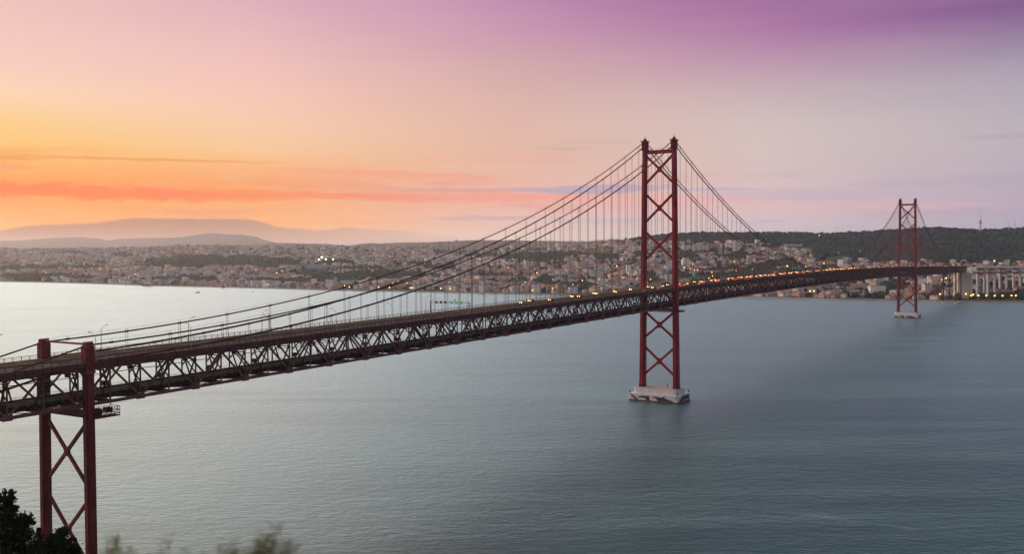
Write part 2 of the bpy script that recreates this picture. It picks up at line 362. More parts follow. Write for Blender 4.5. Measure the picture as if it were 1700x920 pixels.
# ------------------------------------------------------------------ mesh helpers
def tagp(o, label=None, cat=None, group=None, kind=None):
    if label: o['label'] = label
    if cat: o['category'] = cat
    if group: o['group'] = group
    if kind: o['kind'] = kind
    return o
def empty(name, loc=(0, 0, 0), rz=0, **k):
    o = bpy.data.objects.new(name, None); COL.objects.link(o); o.location = loc; o.rotation_euler = (0, 0, rz)
    o.empty_display_size = 0.5
    return tagp(o, **k)
class MB:
    def __init__(s): s.v = []; s.f = []; s.mi = []; s.n = 0
    def add(s, verts, faces, mi=0):
        b = s.n; s.v.extend(tuple(map(float, q)) for q in verts); s.n += len(verts)
        s.f.extend(tuple(i+b for i in f) for f in faces); s.mi.extend([mi]*len(faces)); return s
    def box(s, c, d, rz=0, mi=0):
        x, y, z = (q/2 for q in d); cs, sn = math.cos(rz), math.sin(rz)
        P = [(i*x, j*y, k*z) for k in (-1, 1) for i, j in ((-1, -1), (1, -1), (1, 1), (-1, 1))]
        P = [(c[0]+a*cs-b*sn, c[1]+a*sn+b*cs, c[2]+e) for a, b, e in P]
        return s.add(P, [(3, 2, 1, 0), (4, 5, 6, 7), (0, 1, 5, 4), (1, 2, 6, 5), (2, 3, 7, 6), (3, 0, 4, 7)], mi)
    def beam(s, p0, p1, wd, ht, up=(0, 0, 1), mi=0):
        p0 = np.array(p0, float); p1 = np.array(p1, float); d = p1-p0; L = np.linalg.norm(d)
        if L < 1e-6: return s
        d /= L; up = np.array(up, float)
        if abs(d@up) > 0.98: up = np.array((0, 1.0, 0)) if abs(d[1]) < 0.9 else np.array((1.0, 0, 0))
        r = np.cross(d, up); r /= np.linalg.norm(r); u = np.cross(r, d)
        P = []
        for q in (p0, p1):
            for i, j in ((-1, -1), (1, -1), (1, 1), (-1, 1)): P.append(q+r*wd/2*i+u*ht/2*j)
        return s.add(P, [(3, 2, 1, 0), (4, 5, 6, 7), (0, 1, 5, 4), (1, 2, 6, 5), (2, 3, 7, 6), (3, 0, 4, 7)], mi)
    def tube(s, path, r, n=8, mi=0, caps=True):
        path = [np.array(p, float) for p in path]; K = len(path)
        rr = r if isinstance(r, (list, tuple)) else [r]*K
        V = []
        for k, p in enumerate(path):
            d = path[min(k+1, K-1)]-path[max(k-1, 0)]; d /= np.linalg.norm(d)
            up = np.array((0, 0, 1.0)) if abs(d[2]) < 0.9 else np.array((1.0, 0, 0))
            a = np.cross(d, up); a /= np.linalg.norm(a); b = np.cross(a, d)
            for i in range(n):
                t = 2*math.pi*i/n; V.append(p+rr[k]*(a*math.cos(t)+b*math.sin(t)))
        Fc = []
        for k in range(K-1):
            for i in range(n):
                j = (i+1) % n; Fc.append((k*n+i, k*n+j, (k+1)*n+j, (k+1)*n+i))
        if caps: Fc.append(tuple(range(n))[::-1]); Fc.append(tuple((K-1)*n+i for i in range(n)))
        return s.add(V, Fc, mi)
    def loft(s, rings, mi=0):
        n = len(rings[0]); V = [p for r in rings for p in r]; Fc = []
        for k in range(len(rings)-1):
            for i in range(n):
                j = (i+1) % n; Fc.append((k*n+i, k*n+j, (k+1)*n+j, (k+1)*n+i))
        Fc.append(tuple(range(n))[::-1]); Fc.append(tuple((len(rings)-1)*n+i for i in range(n)))
        return s.add(V, Fc, mi)
    def prism(s, poly, z0, z1, mi=0):
        return s.loft([[(x, y, z0) for x, y in poly], [(x, y, z1) for x, y in poly]], mi)
    def build(s, name, mats, parent=None, smooth=False, **k):
        me = bpy.data.meshes.new(name); me.from_pydata(s.v, [], s.f)
        if not isinstance(mats, (list, tuple)): mats = [mats]
        for q in mats: me.materials.append(q)
        if len(mats) > 1: me.polygons.foreach_set('material_index', s.mi)
        if smooth: me.polygons.foreach_set('use_smooth', [True]*len(s.f))
        me.update()
        o = bpy.data.objects.new(name, me); COL.objects.link(o)
        if parent: o.parent = parent
        return tagp(o, **k)
def bigmesh(name, V, F, mats, mi=None, **k):
    """V (n,3) array, F (m,3 or 4) array"""
    me = bpy.data.meshes.new(name); V = np.asarray(V, np.float32); F = np.asarray(F, np.int32)
    me.vertices.add(len(V)); me.vertices.foreach_set('co', V.ravel())
    c = F.shape[1]; me.loops.add(F.size); me.loops.foreach_set('vertex_index', F.ravel())
    me.polygons.add(len(F)); me.polygons.foreach_set('loop_start', np.arange(len(F), dtype=np.int32)*c)
    for q in mats: me.materials.append(q)
    if mi is not None: me.polygons.foreach_set('material_index', np.asarray(mi, np.int32))
    me.update(calc_edges=True); me.validate()
    o = bpy.data.objects.new(name, me); COL.objects.link(o); return tagp(o, **k)
def dup(root, loc=None, rz=None, scale=None, **k):
    r = root.copy(); COL.objects.link(r)
    if loc is not None: r.location = loc
    if rz is not None: r.rotation_euler = (0, 0, rz)
    if scale is not None: r.scale = scale
    for ch in root.children:
        c = ch.copy(); COL.objects.link(c); c.parent = r
        for g in ch.children:
            d = g.copy(); COL.objects.link(d); d.parent = c
    return tagp(r, **k)

def vnoise(x, y, seed=0):
    x = np.asarray(x, float); y = np.asarray(y, float)
    xi = np.floor(x).astype(np.int64); yi = np.floor(y).astype(np.int64); fx = x-xi; fy = y-yi
    fx = fx*fx*(3-2*fx); fy = fy*fy*(3-2*fy)
    def h(a, b):
        n = (a*374761393+b*668265263+seed*1442695041) & 0xffffffff
        n = ((n ^ (n >> 13))*1274126177) & 0xffffffff
        return ((n ^ (n >> 16)) & 0xffff)/65535.0
    return (h(xi, yi)*(1-fx)+h(xi+1, yi)*fx)*(1-fy)+(h(xi, yi+1)*(1-fx)+h(xi+1, yi+1)*fx)*fy
def fbm(x, y, seed=0, o=4):
    s = 0; a = 0.5
    for k in range(o): s = s+a*vnoise(x*2**k, y*2**k, seed+k); a *= 0.5
    return s

# ------------------------------------------------------------------ water and terrain
def I(pts):
    xs, ys = zip(*pts); return lambda p: np.interp(p, xs, ys)
SHORE = I([(-1500,5200),(-400,3980),(0,3750),(100,3580),(250,3215),(430,2970),(560,2766),(640,2700),(800,2536),(900,2454),(1060,2405),(1250,2260),(1400,2137),(1500,2100),(1567,2049),(1700,2015),(2200,1930),(3000,1900)])
RIDGE = I([(-1500,8500),(-400,7800),(0,7500),(300,7000),(600,6500),(850,6000),(1000,5400),(1060,4700),(1130,4300),(1300,4100),(1500,4000),(1700,3900),(3000,3800)])
SKYROW = I([(-1500,413),(-400,413),(0,414),(100,413.5),(200,413),(290,410),(330,409),(420,410),(480,408.5),(560,409),(620,411),(700,412),(780,411.5),(850,411),(930,408),(985,405),(1020,402),(1060,397),(1110,392),(1170,389),(1250,390),(1300,389),(1350,391),(1390,391),(1440,388),(1480,385),(1560,381),(1600,384),(1640,386),(1700,381),(1800,385),(2200,395),(3000,405)])
def HZ(px):  # row of the horizon at a column
    return 460+FPX*math.tan(PITCH)*1.0 + (px-850)*math.tan(-ROLL)*-1.0
def zrow(px, row, d):
    r = ray(px, row); k = (r@F0); return CZ+r[2]/k*d
_pp = np.arange(-1500, 3001, 10.0)
_zr = np.array([zrow(p, float(SKYROW(p)), float(RIDGE(p))) for p in _pp])
ZR = lambda p: np.interp(p, _pp, _zr)
PEXP = I([(-1500,1.0),(0,0.95),(500,0.95),(900,1.0),(1130,1.05),(1300,1.15),(1700,1.15),(3000,1.1)])
def TH(px, d):
    """terrain height of the far shore at column px and depth d"""
    px = np.asarray(px, float); d = np.asarray(d, float)
    D = SHORE(px); R = RIDGE(px); zr = ZR(px)
    t = np.clip((d-D-120)/(R-D-120), 0, 1)
    z = 3.2+(zr-3.2)*t**PEXP(px)
    z = z+(fbm(px/70, d/420, 3)-0.47)*34*np.clip(t*4, 0, 1)*np.clip((1.0-t)*5, 0.10, 1)
    z = np.where(d > R, zr-(d-R)*0.03, z)
    z = np.where(d < D+8, np.where(d < D-1, -4.0, 2.6), z)
    return z
def wp(px, d, z=0.0):
    u = (px-850)/FPX
    return np.array([CX+d*(F0[0]+u*R0[0]), CY+d*(F0[1]+u*R0[1]), z])
def hit(px, row):
    """where the sight line of the photograph meets the far shore"""
    r = ray(px, row); k = r@F0; d = np.arange(float(SHORE(px))+10, 9000, 8.0)
    g = TH(np.full(d.shape, px), d); z = CZ+r[2]/k*d
    i = np.nonzero(g >= z)[0]; dd = d[i[0]] if len(i) else float(RIDGE(px))
    return dd, float(TH(px, dd))

m = MB(); L = 40000
m.add([(CX-L, CY-L, 0), (CX+L, CY-L, 0), (CX+L, CY+L, 0), (CX-L, CY+L, 0)], [(0, 1, 2, 3)])
m.build('water', M['water'], kind='structure')
m = MB(); m.add([(CX-L, CY-L, -6), (CX+L, CY-L, -6), (CX+L, CY+L, -6), (CX-L, CY+L, -6)], [(0, 1, 2, 3)])
m.build('riverbed', M['scrub'], kind='structure')

def grid_mesh(name, PX, T, fn, mat, **k):
    nx, nt = len(PX), len(T); V = np.zeros((nx*nt, 3)); q = 0
    for t in T:
        for p in PX: V[q] = fn(p, t); q += 1
    i = np.arange(nx-1); j = np.arange(nt-1); a = (j[:, None]*nx+i[None]).ravel()
    return bigmesh(name, V, np.stack([a, a+1, a+nx+1, a+nx], 1), [mat], **k)
PX = np.concatenate([np.linspace(-1400, -60, 40), np.linspace(-50, 1760, 330), np.linspace(1770, 2900, 40)])
def terr(p, t):
    D = float(SHORE(p)); R = float(RIDGE(p))
    if t <= 0: d = D-3+t
    else: d = D-3+(R+2500-D)*t**1.35
    return wp(p, d, float(TH(p, d)))
T = [-40, 0, 1e-4, 0.0008]+list(np.linspace(0.004, 1, 150))
land = grid_mesh('terrain', PX, T, terr, M['ground'], kind='structure')

def ridge_hills(name, prof, depth, width, label=None):
    f = I(prof); p0, p1 = prof[0][0], prof[-1][0]
    PXs = np.linspace(p0, p1, int((p1-p0)/5)+2)
    def fn(p, t):
        zt = zrow(p, float(f(p)), depth)
        z = -3+(zt+3+(fbm(p/14, 0.5, 8)-0.47)*depth/700+(fbm(p/3.5, t*2+9, 9)-0.47)*depth/2400)*math.cos((t)*math.pi/2)**1.3
        z += (fbm(p/25, t*3+5, 12)-0.47)*depth/60*abs(t)*(1-abs(t))
        return wp(p, depth+t*width, z)
    return grid_mesh(name, PXs, np.linspace(-1, 1, 25), fn, M['far_hill'], kind='structure')
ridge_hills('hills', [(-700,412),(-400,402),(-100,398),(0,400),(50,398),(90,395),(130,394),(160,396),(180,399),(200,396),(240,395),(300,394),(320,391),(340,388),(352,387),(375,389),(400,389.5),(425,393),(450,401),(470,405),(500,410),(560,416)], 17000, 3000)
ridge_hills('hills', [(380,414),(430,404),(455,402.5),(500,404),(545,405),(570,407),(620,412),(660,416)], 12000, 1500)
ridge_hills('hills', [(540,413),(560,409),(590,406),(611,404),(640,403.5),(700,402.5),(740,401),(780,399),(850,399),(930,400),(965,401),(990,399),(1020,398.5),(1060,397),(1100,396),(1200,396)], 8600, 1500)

# seawall along the far shore
m = MB(); pts = [(p, float(SHORE(p))-2) for p in np.linspace(-300, 2100, 160)]
for (p, d), (p2, d2) in zip(pts, pts[1:]):
    a = wp(p, d, 1.2); b = wp(p2, d2, 1.2); m.beam(a, b, 5.0, 4.4)
m.build('sea_wall', M['seawall'], label='long pale stone embankment wall where the city meets the river', cat='sea wall')

# near hillside under the viewpoint
def hillz(r, a):
    n = (fbm(math.cos(a)*6+20+r/30, math.sin(a)*6+20+r/40, 5)-0.47)*min(6, r*0.08)
    if r < 90: z = 108.75-0.42*r
    elif r < 230: z = 70.95-(r-90)*0.43
    elif r < 332: z = 10.7-(r-230)*0.078
    else: z = 2.7-(r-332)*0.5
    return z+n*(1 if r < 300 else 0.1)
V = []; Fc = []; rs = [0, 1, 2, 3, 5, 8, 12, 18, 26, 36, 50, 66, 84, 100, 130, 160, 190, 220, 250, 290, 325, 334, 346]; na = 90
for r in rs:
    for i in range(na):
        a = YAW+(-115+230*i/(na-1))*D2R
        V.append((CX+r*math.sin(a), CY+r*math.cos(a), hillz(r, a)))
for k in range(len(rs)-1):
    for i in range(na-1): q = k*na+i; Fc.append((q, q+na, q+na+1, q+1))
bigmesh('hillside', V, Fc, [M['scrub']], kind='structure')
m = MB(); bx = wp(850, 0); c0 = CAM
P = [np.array([CX, CY, 0])+R0*a+F0*b for a, b in ((-2500, -3), (2500, -3), (2500, -3000), (-2500, -3000))]
P[0] = np.array([CX, CY, 0])-R0*1.2*330+F0*-120; P[1] = np.array([CX, CY, 0])+R0*1.2*330+F0*-120
m.add([(p[0], p[1], 108.6-(0 if i > 1 else 106)) for i, p in enumerate(P)]+[(CX, CY, 108.6)], [(0, 4, 1), (0, 3, 2, 1)][:1])
m2 = MB(); A = np.array([CX, CY, 0])
q = [A-F0*0.5-R0*0, A-R0*300-F0*140, A-R0*2500-F0*2500, A+R0*2500-F0*2500, A+R0*300-F0*140]
m2.add([(q[0][0], q[0][1], 108.5), (q[1][0], q[1][1], 4), (q[2][0], q[2][1], 90), (q[3][0], q[3][1], 90), (q[4][0], q[4][1], 4)], [(0, 2, 1), (0, 3, 2), (0, 4, 3)])
m2.build('hillside', M['scrub'], kind='structure')

# ------------------------------------------------------------------ haze
hz = MB(); hz.box((CX, CY, (HTOP-8)/2), (2*L+200, 2*L+200, HTOP+8)); 
hm = bpy.data.materials.new('haze_air'); hm.use_nodes = True; hm.node_tree.nodes.clear(); h = NT(hm.node_tree)
pv = h.n.new('ShaderNodeVolumePrincipled'); pv.inputs['Color'].default_value = (0.84, 0.93, 1.0, 1)
pv.inputs['Density'].default_value = HAZE; pv.inputs['Anisotropy'].default_value = 0.6
ho = h.n.new('ShaderNodeOutputMaterial'); h.l.new(pv.outputs[0], ho.inputs['Volume'])
hz.build('haze', hm, kind='stuff')

# ------------------------------------------------------------------ the bridge
SP = 480.0; MS = 1013.0; YEND = 1690.0; YBEG = -700.0
def B(y):
    if y < 0: return 69.3+y*0.0142
    if y <= MS: t = y/MS; return 69.3+4*3.2*t*(1-t)
    return 69.3-(y-MS)*0.0142
TD = 11.3; RD = 13.5
bridge = empty('suspension_bridge', (0, 0, 0), label='long dark red suspension bridge with two lattice towers crossing the river', cat='bridge')
def ring(cx, cy, z, wx, wy, n=0.22):
    """cross-shaped leg section: a box with notched corners"""
    a, b = wx/2, wy/2; p, q = a*(1-2*n), b*(1-2*n)
    return [(cx+x, cy+y, z) for x, y in ((a, -q), (a, q), (p, q), (p, b), (-p, b), (-p, q), (-a, q), (-a, -q), (-p, -q), (-p, -b), (p, -b), (p, -q))]
def xbrace(par, yc, xo, z0, z1, th, name='cross_brace', mat=None):
    """one X of bracing between legs whose centre offset is xo(z)"""
    k = MB(); zc = (z0+z1)/2
    k.beam((-xo(z0), yc, z0), (xo(z1), yc, z1), th*1.15, th, up=(0, 1, 0))
    k.beam((xo(z0), yc+0.01, z0), (-xo(z1), yc+0.01, z1), th*1.12, th*0.97, up=(0, 1, 0))
    g = th*1.5
    k.prism([(-g, -th*0.62), (g, -th*0.62), (g, th*0.62), (-g, th*0.62)], -g*1.1, g*1.1)
    for i in range(-8, 0): x, y, z = k.v[i]; k.v[i] = (x*0.8, y+yc, z+zc)
    return k.build(name, mat or M['red'], par)
def tower(yc, label):
    t = empty('tower', (0, 0, 0)); t.parent = bridge; t['label'] = label
    zb, zt = 9.2, 188.0
    xo = lambda z: 13.38-(13.38-11.42)*(z-zb)/(190.5-zb)
    for s in (-1, 1):
        k = MB(); rings = []
        for z in (zb+1.6, 60, 120, 170, zt):
            f = (z-zb)/(zt-zb); rings.append(ring(s*xo(z), yc, z, 4.1-1.0*f, 6.6-1.6*f))
        k.loft(rings)
        for z in np.arange(18, 184, 12.0):     # splice plates
            f = (z-zb)/(zt-zb); k.prism([(s*xo(z)+a*(2.1-0.5*f), yc+b*(3.36-0.8*f)*0.56) for a, b in ((-1, -1), (1, -1), (1, 1), (-1, 1))], z, z+0.5)
        leg = k.build('leg', M['red'], t)
        k = MB(); k.loft([ring(s*xo(zb), yc, zb, 4.5, 7.0), ring(s*xo(zb), yc, zb+1.65, 4.5, 7.0)]); k.build('leg_foot', M['black'], t)
        k = MB(); x = s*xo(189)              # saddle housing with finials
        k.prism([(x-2.1, yc-2.9), (x+2.1, yc-2.9), (x+2.1, yc+2.9), (x-2.1, yc+2.9)], 184.6, 185.4)
        k.prism([(x-1.75, yc-2.5), (x+1.75, yc-2.5), (x+1.75, yc+2.5), (x-1.75, yc+2.5)], 185.4, 190.6)
        k.prism([(x-2.2, yc-3.0), (x+2.2, yc-3.0), (x+2.2, yc+3.0), (x-2.2, yc+3.0)], 190.6, 191.3)
        k.loft([[(x+a*1.3, yc+b*1.6, 191.3) for a, b in ((-1, -1), (1, -1), (1, 1), (-1, 1))], [(x+a*0.45, yc+b*0.5, 193.4) for a, b in ((-1, -1), (1, -1), (1, 1), (-1, 1))]])
        k.tube([(x, yc, 193.3), (x, yc, 195.0)], 0.18, 6)
        for a in (-1, 1):
            for b in (-1, 1): k.tube([(x+a*2.0, yc+b*2.8, 191.2), (x+a*2.0, yc+b*2.8, 192.8)], 0.12, 5)
        k.build('saddle_housing', M['red_dark'], t)
    k = MB(); k.beam((-xo(183)+1.4, yc, 183), (xo(183)-1.4, yc, 183), 3.0, 2.6)
    for x in np.linspace(-9, 9, 9): k.tube([(x, yc-1.45, 184.3), (x, yc-1.45, 185.4)], 0.05, 4)
    k.beam((-9.5, yc-1.45, 185.4), (9.5, yc-1.45, 185.4), 0.1, 0.1); k.build('top_strut', M['red'], t)
    for z0, z1 in ((159.0, 181.4), (130.5, 153.0), (102.7, 125.4), (45.0, 66.2), (17.2, 40.2)): xbrace(t, yc, xo, z0, z1, 1.35)
    k = MB(); k.beam((-14, yc, 67.0), (14, yc, 67.0), 3.4, 2.0); k.beam((-14, yc, 65.4), (14, yc, 65.4), 2.0, 0.5)
    k.build('deck_strut', M['red'], t)
    # inspection platform under the deck, outside the east leg
    k = MB(); k.box((17.0, yc, 66.6), (4.5, 5.0, 0.4))
    for a in (-2.4, 2.4): k.beam((14.9, yc+a, 67.8), (19.2, yc+a, 67.8), 0.12, 0.12)
    k.beam((19.2, yc-2.4, 67.8), (19.2, yc+2.4, 67.8), 0.12, 0.12); k.box((17, yc, 66.1), (3.8, 3.6, 0.9))
    k.build('inspection_platform', M['red_dark'], t)
    # pier
    def rrect(a, b, r, n=5):
        P = []
        for cx, cy, a0 in ((a-r, b-r, 0), (-a+r, b-r, 90), (-a+r, -b+r, 180), (a-r, -b+r, 270)):
            for i in range(n+1): q = (a0+90*i/n)*D2R; P.append((cx+r*math.cos(q), yc+cy+r*math.sin(q)))
        return P
    k = MB(); k.prism(rrect(19.4, 12.2, 1.0), 0.9, 5.2); k.prism(rrect(17.4, 8.6, 3.2), 5.2, 9.0); 
    pier = k.build('pier', M['pierwhite'], t)
    k = MB(); k.prism(rrect(19.45, 12.25, 1.0), -4, 0.92); k.build('waterline_band', M['algae'], t)
    k = MB(); k.prism(rrect(16.9, 8.1, 3.0), 8.9, 9.25); k.build('pier_top', M['piertop'], t)
    for x, y, z in ((-18.6, -11.2, 5.2), (18.4, 11, 5.2), (18.6, -11.2, 5.2), (5, 3, 9.2)):
        k = MB(); k.tube([(x, yc+y, z), (x, yc+y, z+1.9)], 0.28, 6); k.box((x, yc+y, z+1.9), (0.8, 0.8, 0.7))
        k.build('navigation_light', M['black'], t)
    # murals: leaping dolphins painted on the lower tier
    def dolph(ox, w_, h_, flip, pts):
        return [((ox+(1-p[0] if flip else p[0])*w_), 1.0+p[1]*h_) for p in pts]
    D1 = [(0,.35),(.12,.55),(.3,.72),(.55,.8),(.78,.74),(.92,1.0),(.93,.70),(1.0,.38),(1.02,0),(.7,0),(.72,.25),(.5,.38),(.25,.38)]
    D2 = [(0,.62),(.06,.72),(.2,.74),(.38,.62),(.5,.66),(.62,.98),(.6,.60),(.8,.36),(1.0,.18),(1.02,0),(.3,0),(.22,.15),(.2,.42),(.08,.5)]
    D3 = [(0,1.0),(.25,.92),(.6,.55),(1.0,.1),(1.0,0),(.62,0),(.4,.35),(.18,.75)]
    k = MB(); yf = yc-12.2-0.03
    for poly in (dolph(-18.4, 6.5, 4.1, False, D3), dolph(-12.6, 10.0, 3.9, False, D1), dolph(-0.6, 16.0, 4.2, False, D2)):
        n = len(poly); k.add([(x, yf, z) for x, z in poly]+[(x, yf+0.028, z) for x, z in poly], [tuple(range(n))[::-1]]+[(i, (i+1) % n, (i+1) % n+n, i+n) for i in range(n)])
    xf = 19.4+0.03
    poly = dolph(-10.5, 20, 4.0, False, [(0,0),(.06,.25),(.25,.75),(.4,.95),(.75,.92),(1.0,.8),(1.0,.1),(.7,.12),(.4,.0)])
    n = len(poly); k.add([(xf, yc+x, z) for x, z in poly]+[(xf-0.028, yc+x, z) for x, z in poly], [tuple(range(n))]+[(i+n, (i+1) % n+n, (i+1) % n, i) for i in range(n)])
    k.build('dolphin_mural', M['mural'], t)
    k = MB(); k.add([(17.6, yf, 3.4), (18.6, yf, 3.4), (18.6, yf, 4.6), (17.6, yf, 4.6)], [(0, 1, 2, 3)]); k.build('red_mark', M['red'], t)
    return t
tower(0.0, 'nearer tall red tower with crossed bracing on a white pier painted with dolphins')
tower(MS, 'farther red tower with crossed bracing standing on a small white pier')

def pylon(yc, label, zb, ntop=81.6):
    t = empty('side_pylon', (0, 0, 0)); t.parent = bridge; t['label'] = label
    dz = B(yc)-B(-480)
    xo = lambda z: 11.45+(62-z)*0.006
    for s in (-1, 1):
        k = MB(); zz = ntop+dz-8.8
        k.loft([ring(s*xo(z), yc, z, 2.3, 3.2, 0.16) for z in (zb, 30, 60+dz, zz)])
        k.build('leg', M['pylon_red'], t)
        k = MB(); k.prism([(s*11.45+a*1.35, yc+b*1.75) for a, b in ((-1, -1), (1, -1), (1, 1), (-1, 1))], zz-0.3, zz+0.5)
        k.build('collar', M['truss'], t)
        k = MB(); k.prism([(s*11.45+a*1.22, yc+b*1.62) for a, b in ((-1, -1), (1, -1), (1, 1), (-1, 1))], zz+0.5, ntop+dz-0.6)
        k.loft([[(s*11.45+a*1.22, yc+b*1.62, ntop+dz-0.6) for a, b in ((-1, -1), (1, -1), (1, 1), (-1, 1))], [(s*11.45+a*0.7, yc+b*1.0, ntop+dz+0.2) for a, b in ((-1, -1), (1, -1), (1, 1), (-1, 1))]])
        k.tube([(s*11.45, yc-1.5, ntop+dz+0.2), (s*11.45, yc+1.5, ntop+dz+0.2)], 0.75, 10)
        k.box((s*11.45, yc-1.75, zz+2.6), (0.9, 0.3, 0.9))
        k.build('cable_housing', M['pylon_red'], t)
    k = MB(); k.beam((-11.4, yc, ntop+dz+0.1), (11.4, yc, ntop+dz+0.1), 0.55, 0.6); k.build('top_strut', M['pylon_red'], t)
    k = MB(); k.beam((-12.5, yc, 59.6+dz), (12.5, yc, 59.6+dz), 3.6, 1.7); k.build('deck_strut', M['red_dark'], t)
    for z0, z1 in ((35.6, 57.8), (9.8, 33.2)): xbrace(t, yc, xo, z0, z1, 0.85, mat=M['pylon_red'])
    for s in (-1, 1): k = MB(); k.box((s*11.8, yc, (zb-6)/2+0), (6, 6, zb+6)); k.build('footing', M['concrete'], t)
    return t
pylon(-480.0, 'near red pylon of two legs carrying the side span, low portal strut above the road', 6.5)
pylon(MS+SP, 'distant small red pylon at the far shore under the truss', 4.0)
# further trestle past the far pylon
t = empty('trestle', (0, 0, 0)); t.parent = bridge
k = MB()
for s in (-1, 1): k.beam((s*11, 1575, 3), (s*11, 1575, 61), 2.0, 2.0)
k.beam((-11, 1575, 5), (11, 1575, 60), 0.7, 0.7); k.beam((11, 1575.1, 5), (-11, 1575.1, 60), 0.7, 0.7)
k.build('trestle_frame', M['red_dark'], t)

# maintenance gantry hanging beside the near pylon
k = MB(); x0, x1, y0, y1, zf = 10.5, 14.5, -479.5, -471.0, 58.6
zc = B(-470)-1.3
for y in (y0, y1):
    for x in (x0, x1): k.beam((x, y, zc-3.0), (x, y, zc), 0.16, 0.16)
for z in (zc-3.0, zc-2.2, zc-1.1, zc):
    for x in (x0, x1): k.beam((x, y0, z), (x, y1, z), 0.14, 0.14)
    for y in (y0, y1): k.beam((x0, y, z), (x1, y, z), 0.14, 0.14)
for i in range(9):
    ya = y0+(y1-y0)*i/9; yb = y0+(y1-y0)*(i+1)/9
    for x in (x0, x1): k.beam((x, ya, zc-3.0 if i % 2 else zc), (x, yb, zc if i % 2 else zc-3.0), 0.11, 0.11); k.beam((x, ya, zc-3.0), (x, ya, zc), 0.1, 0.1)
k.box(((x0+x1)/2, (y0+y1)/2, zc-2.85), (x1-x0, y1-y0, 0.14))
k.box((11.0, y0+2.2, zc-1.6), (2.4, 3.0, 2.4)); k.box((12.5, y1-3, zc-0.9), (2.0, 2.2, 1.4))
for y in (y0+0.5, y1-0.5): k.beam((10.6, y, zc), (10.6, y, B(y)), 0.2, 0.2)
k.build('maintenance_gantry', M['red_dark'], bridge)

# ---- deck: swept strips following the camber
YS = list(np.arange(YBEG, YEND+1, 11.5))
def sweep(prof, name, mat, par, ys=YS, zoff=0.0, **kk):
    """prof: closed (x, dz) outline relative to the bottom chord line"""
    k = MB(); k.loft([[(x, y, B(y)+dz+zoff) for x, dz in prof] for y in ys]); return k.build(name, mat, par, **kk)
def rect(x0, x1, z0, z1): return [(x0, z0), (x1, z0), (x1, z1), (x0, z1)]
road = sweep(rect(-12.3, 12.3, RD-0.45, RD), 'road_deck', M['asphalt'], bridge)
k = MB()
for x in (-7.4, -3.9, 4.0, 7.5):
    for y in np.arange(YBEG+4, 900, 12.0): k.add([(x-.08, y, B(y)+RD+.006), (x+.08, y, B(y)+RD+.006), (x+.08, y+4, B(y+4)+RD+.006), (x-.08, y+4, B(y+4)+RD+.006)], [(0, 1, 2, 3)])
k.build('lane_markings', M['white'], road)
sweep(rect(-10.9, -10.3, RD+0.004, RD+0.22), 'light_trail_strip', M['yellow'], road)  # strip painted in place of the traffic's light trail
sweep(rect(-0.18, 0.18, RD+0.003, RD+0.30), 'median_barrier', M['fascia'], road)
sweep(rect(4.9, 5.2, RD+0.004, RD+0.06), 'light_trail_line', M['yellow'], road, ys=YS[38:])  # thin strips painted for the golden traffic glow farther along
sweep(rect(-3.0, -2.7, RD+0.004, RD+0.06), 'light_trail_line', M['yellow'], road, ys=YS[38:])
for s in (-1, 1):
    gi = sweep(rect(*sorted((s*12.32, s*12.55)), RD-1.65, RD+0.10), 'edge_girder', M['fascia'], bridge)
    k = MB()
    for y in np.arange(YBEG, YEND, 2.875): k.box((s*12.63, y, B(y)+RD-0.75), (0.16, 0.22, 1.7))
    k.build('stiffeners', M['red_dark'], gi)
    rl = empty('railing'); rl.parent = bridge
    k = MB()
    for y in np.arange(YBEG, YEND, 2.875): k.box((s*12.25, y, B(y)+RD+0.68), (0.14, 0.16, 1.32))
    k.build('posts', M['red_dark'], rl)
    for z, h_ in ((1.32, 0.14), (0.92, 0.07), (0.55, 0.07)):
        sweep(rect(s*12.25-0.06, s*12.25+0.06, RD+z-h_/2, RD+z+h_/2), 'rail', M['red_dark'], rl)
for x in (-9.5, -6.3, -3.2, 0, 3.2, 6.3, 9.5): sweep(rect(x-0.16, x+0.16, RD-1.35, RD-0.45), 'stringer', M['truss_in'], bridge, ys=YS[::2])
# rail level
rd = sweep(rect(-5.6, 5.6, 1.3, 1.75), 'rail_deck', M['rail_deck'], bridge)
for x in (-5.6, -2.8, 2.8, 5.6): sweep(rect(x-0.15, x+0.15, 0.4, 1.3 if abs(x) < 5 else 2.3), 'girder', M['rail_deck'], rd)
k = MB()
for s in (-1, 1):
    for y in np.arange(YBEG, YEND, 3.83): k.box((s*6.4, y, B(y)+2.3), (0.08, 0.08, 1.2))
k.build('walkway_posts', M['galv'], rd)
for s in (-1, 1):
    sweep(rect(*sorted((s*5.8, s*6.9)), 1.55, 1.68), 'walkway', M['rail_deck'], rd)
    for z in (2.3, 2.9): sweep(rect(s*6.4-0.04, s*6.4+0.04, z-0.05, z+0.05), 'walkway_rail', M['galv'], rd)
    for x in (1.0, 2.4): sweep(rect(s*x-0.06, s*x+0.06, 1.75, 1.92), 'track_rail', M['black'], rd)

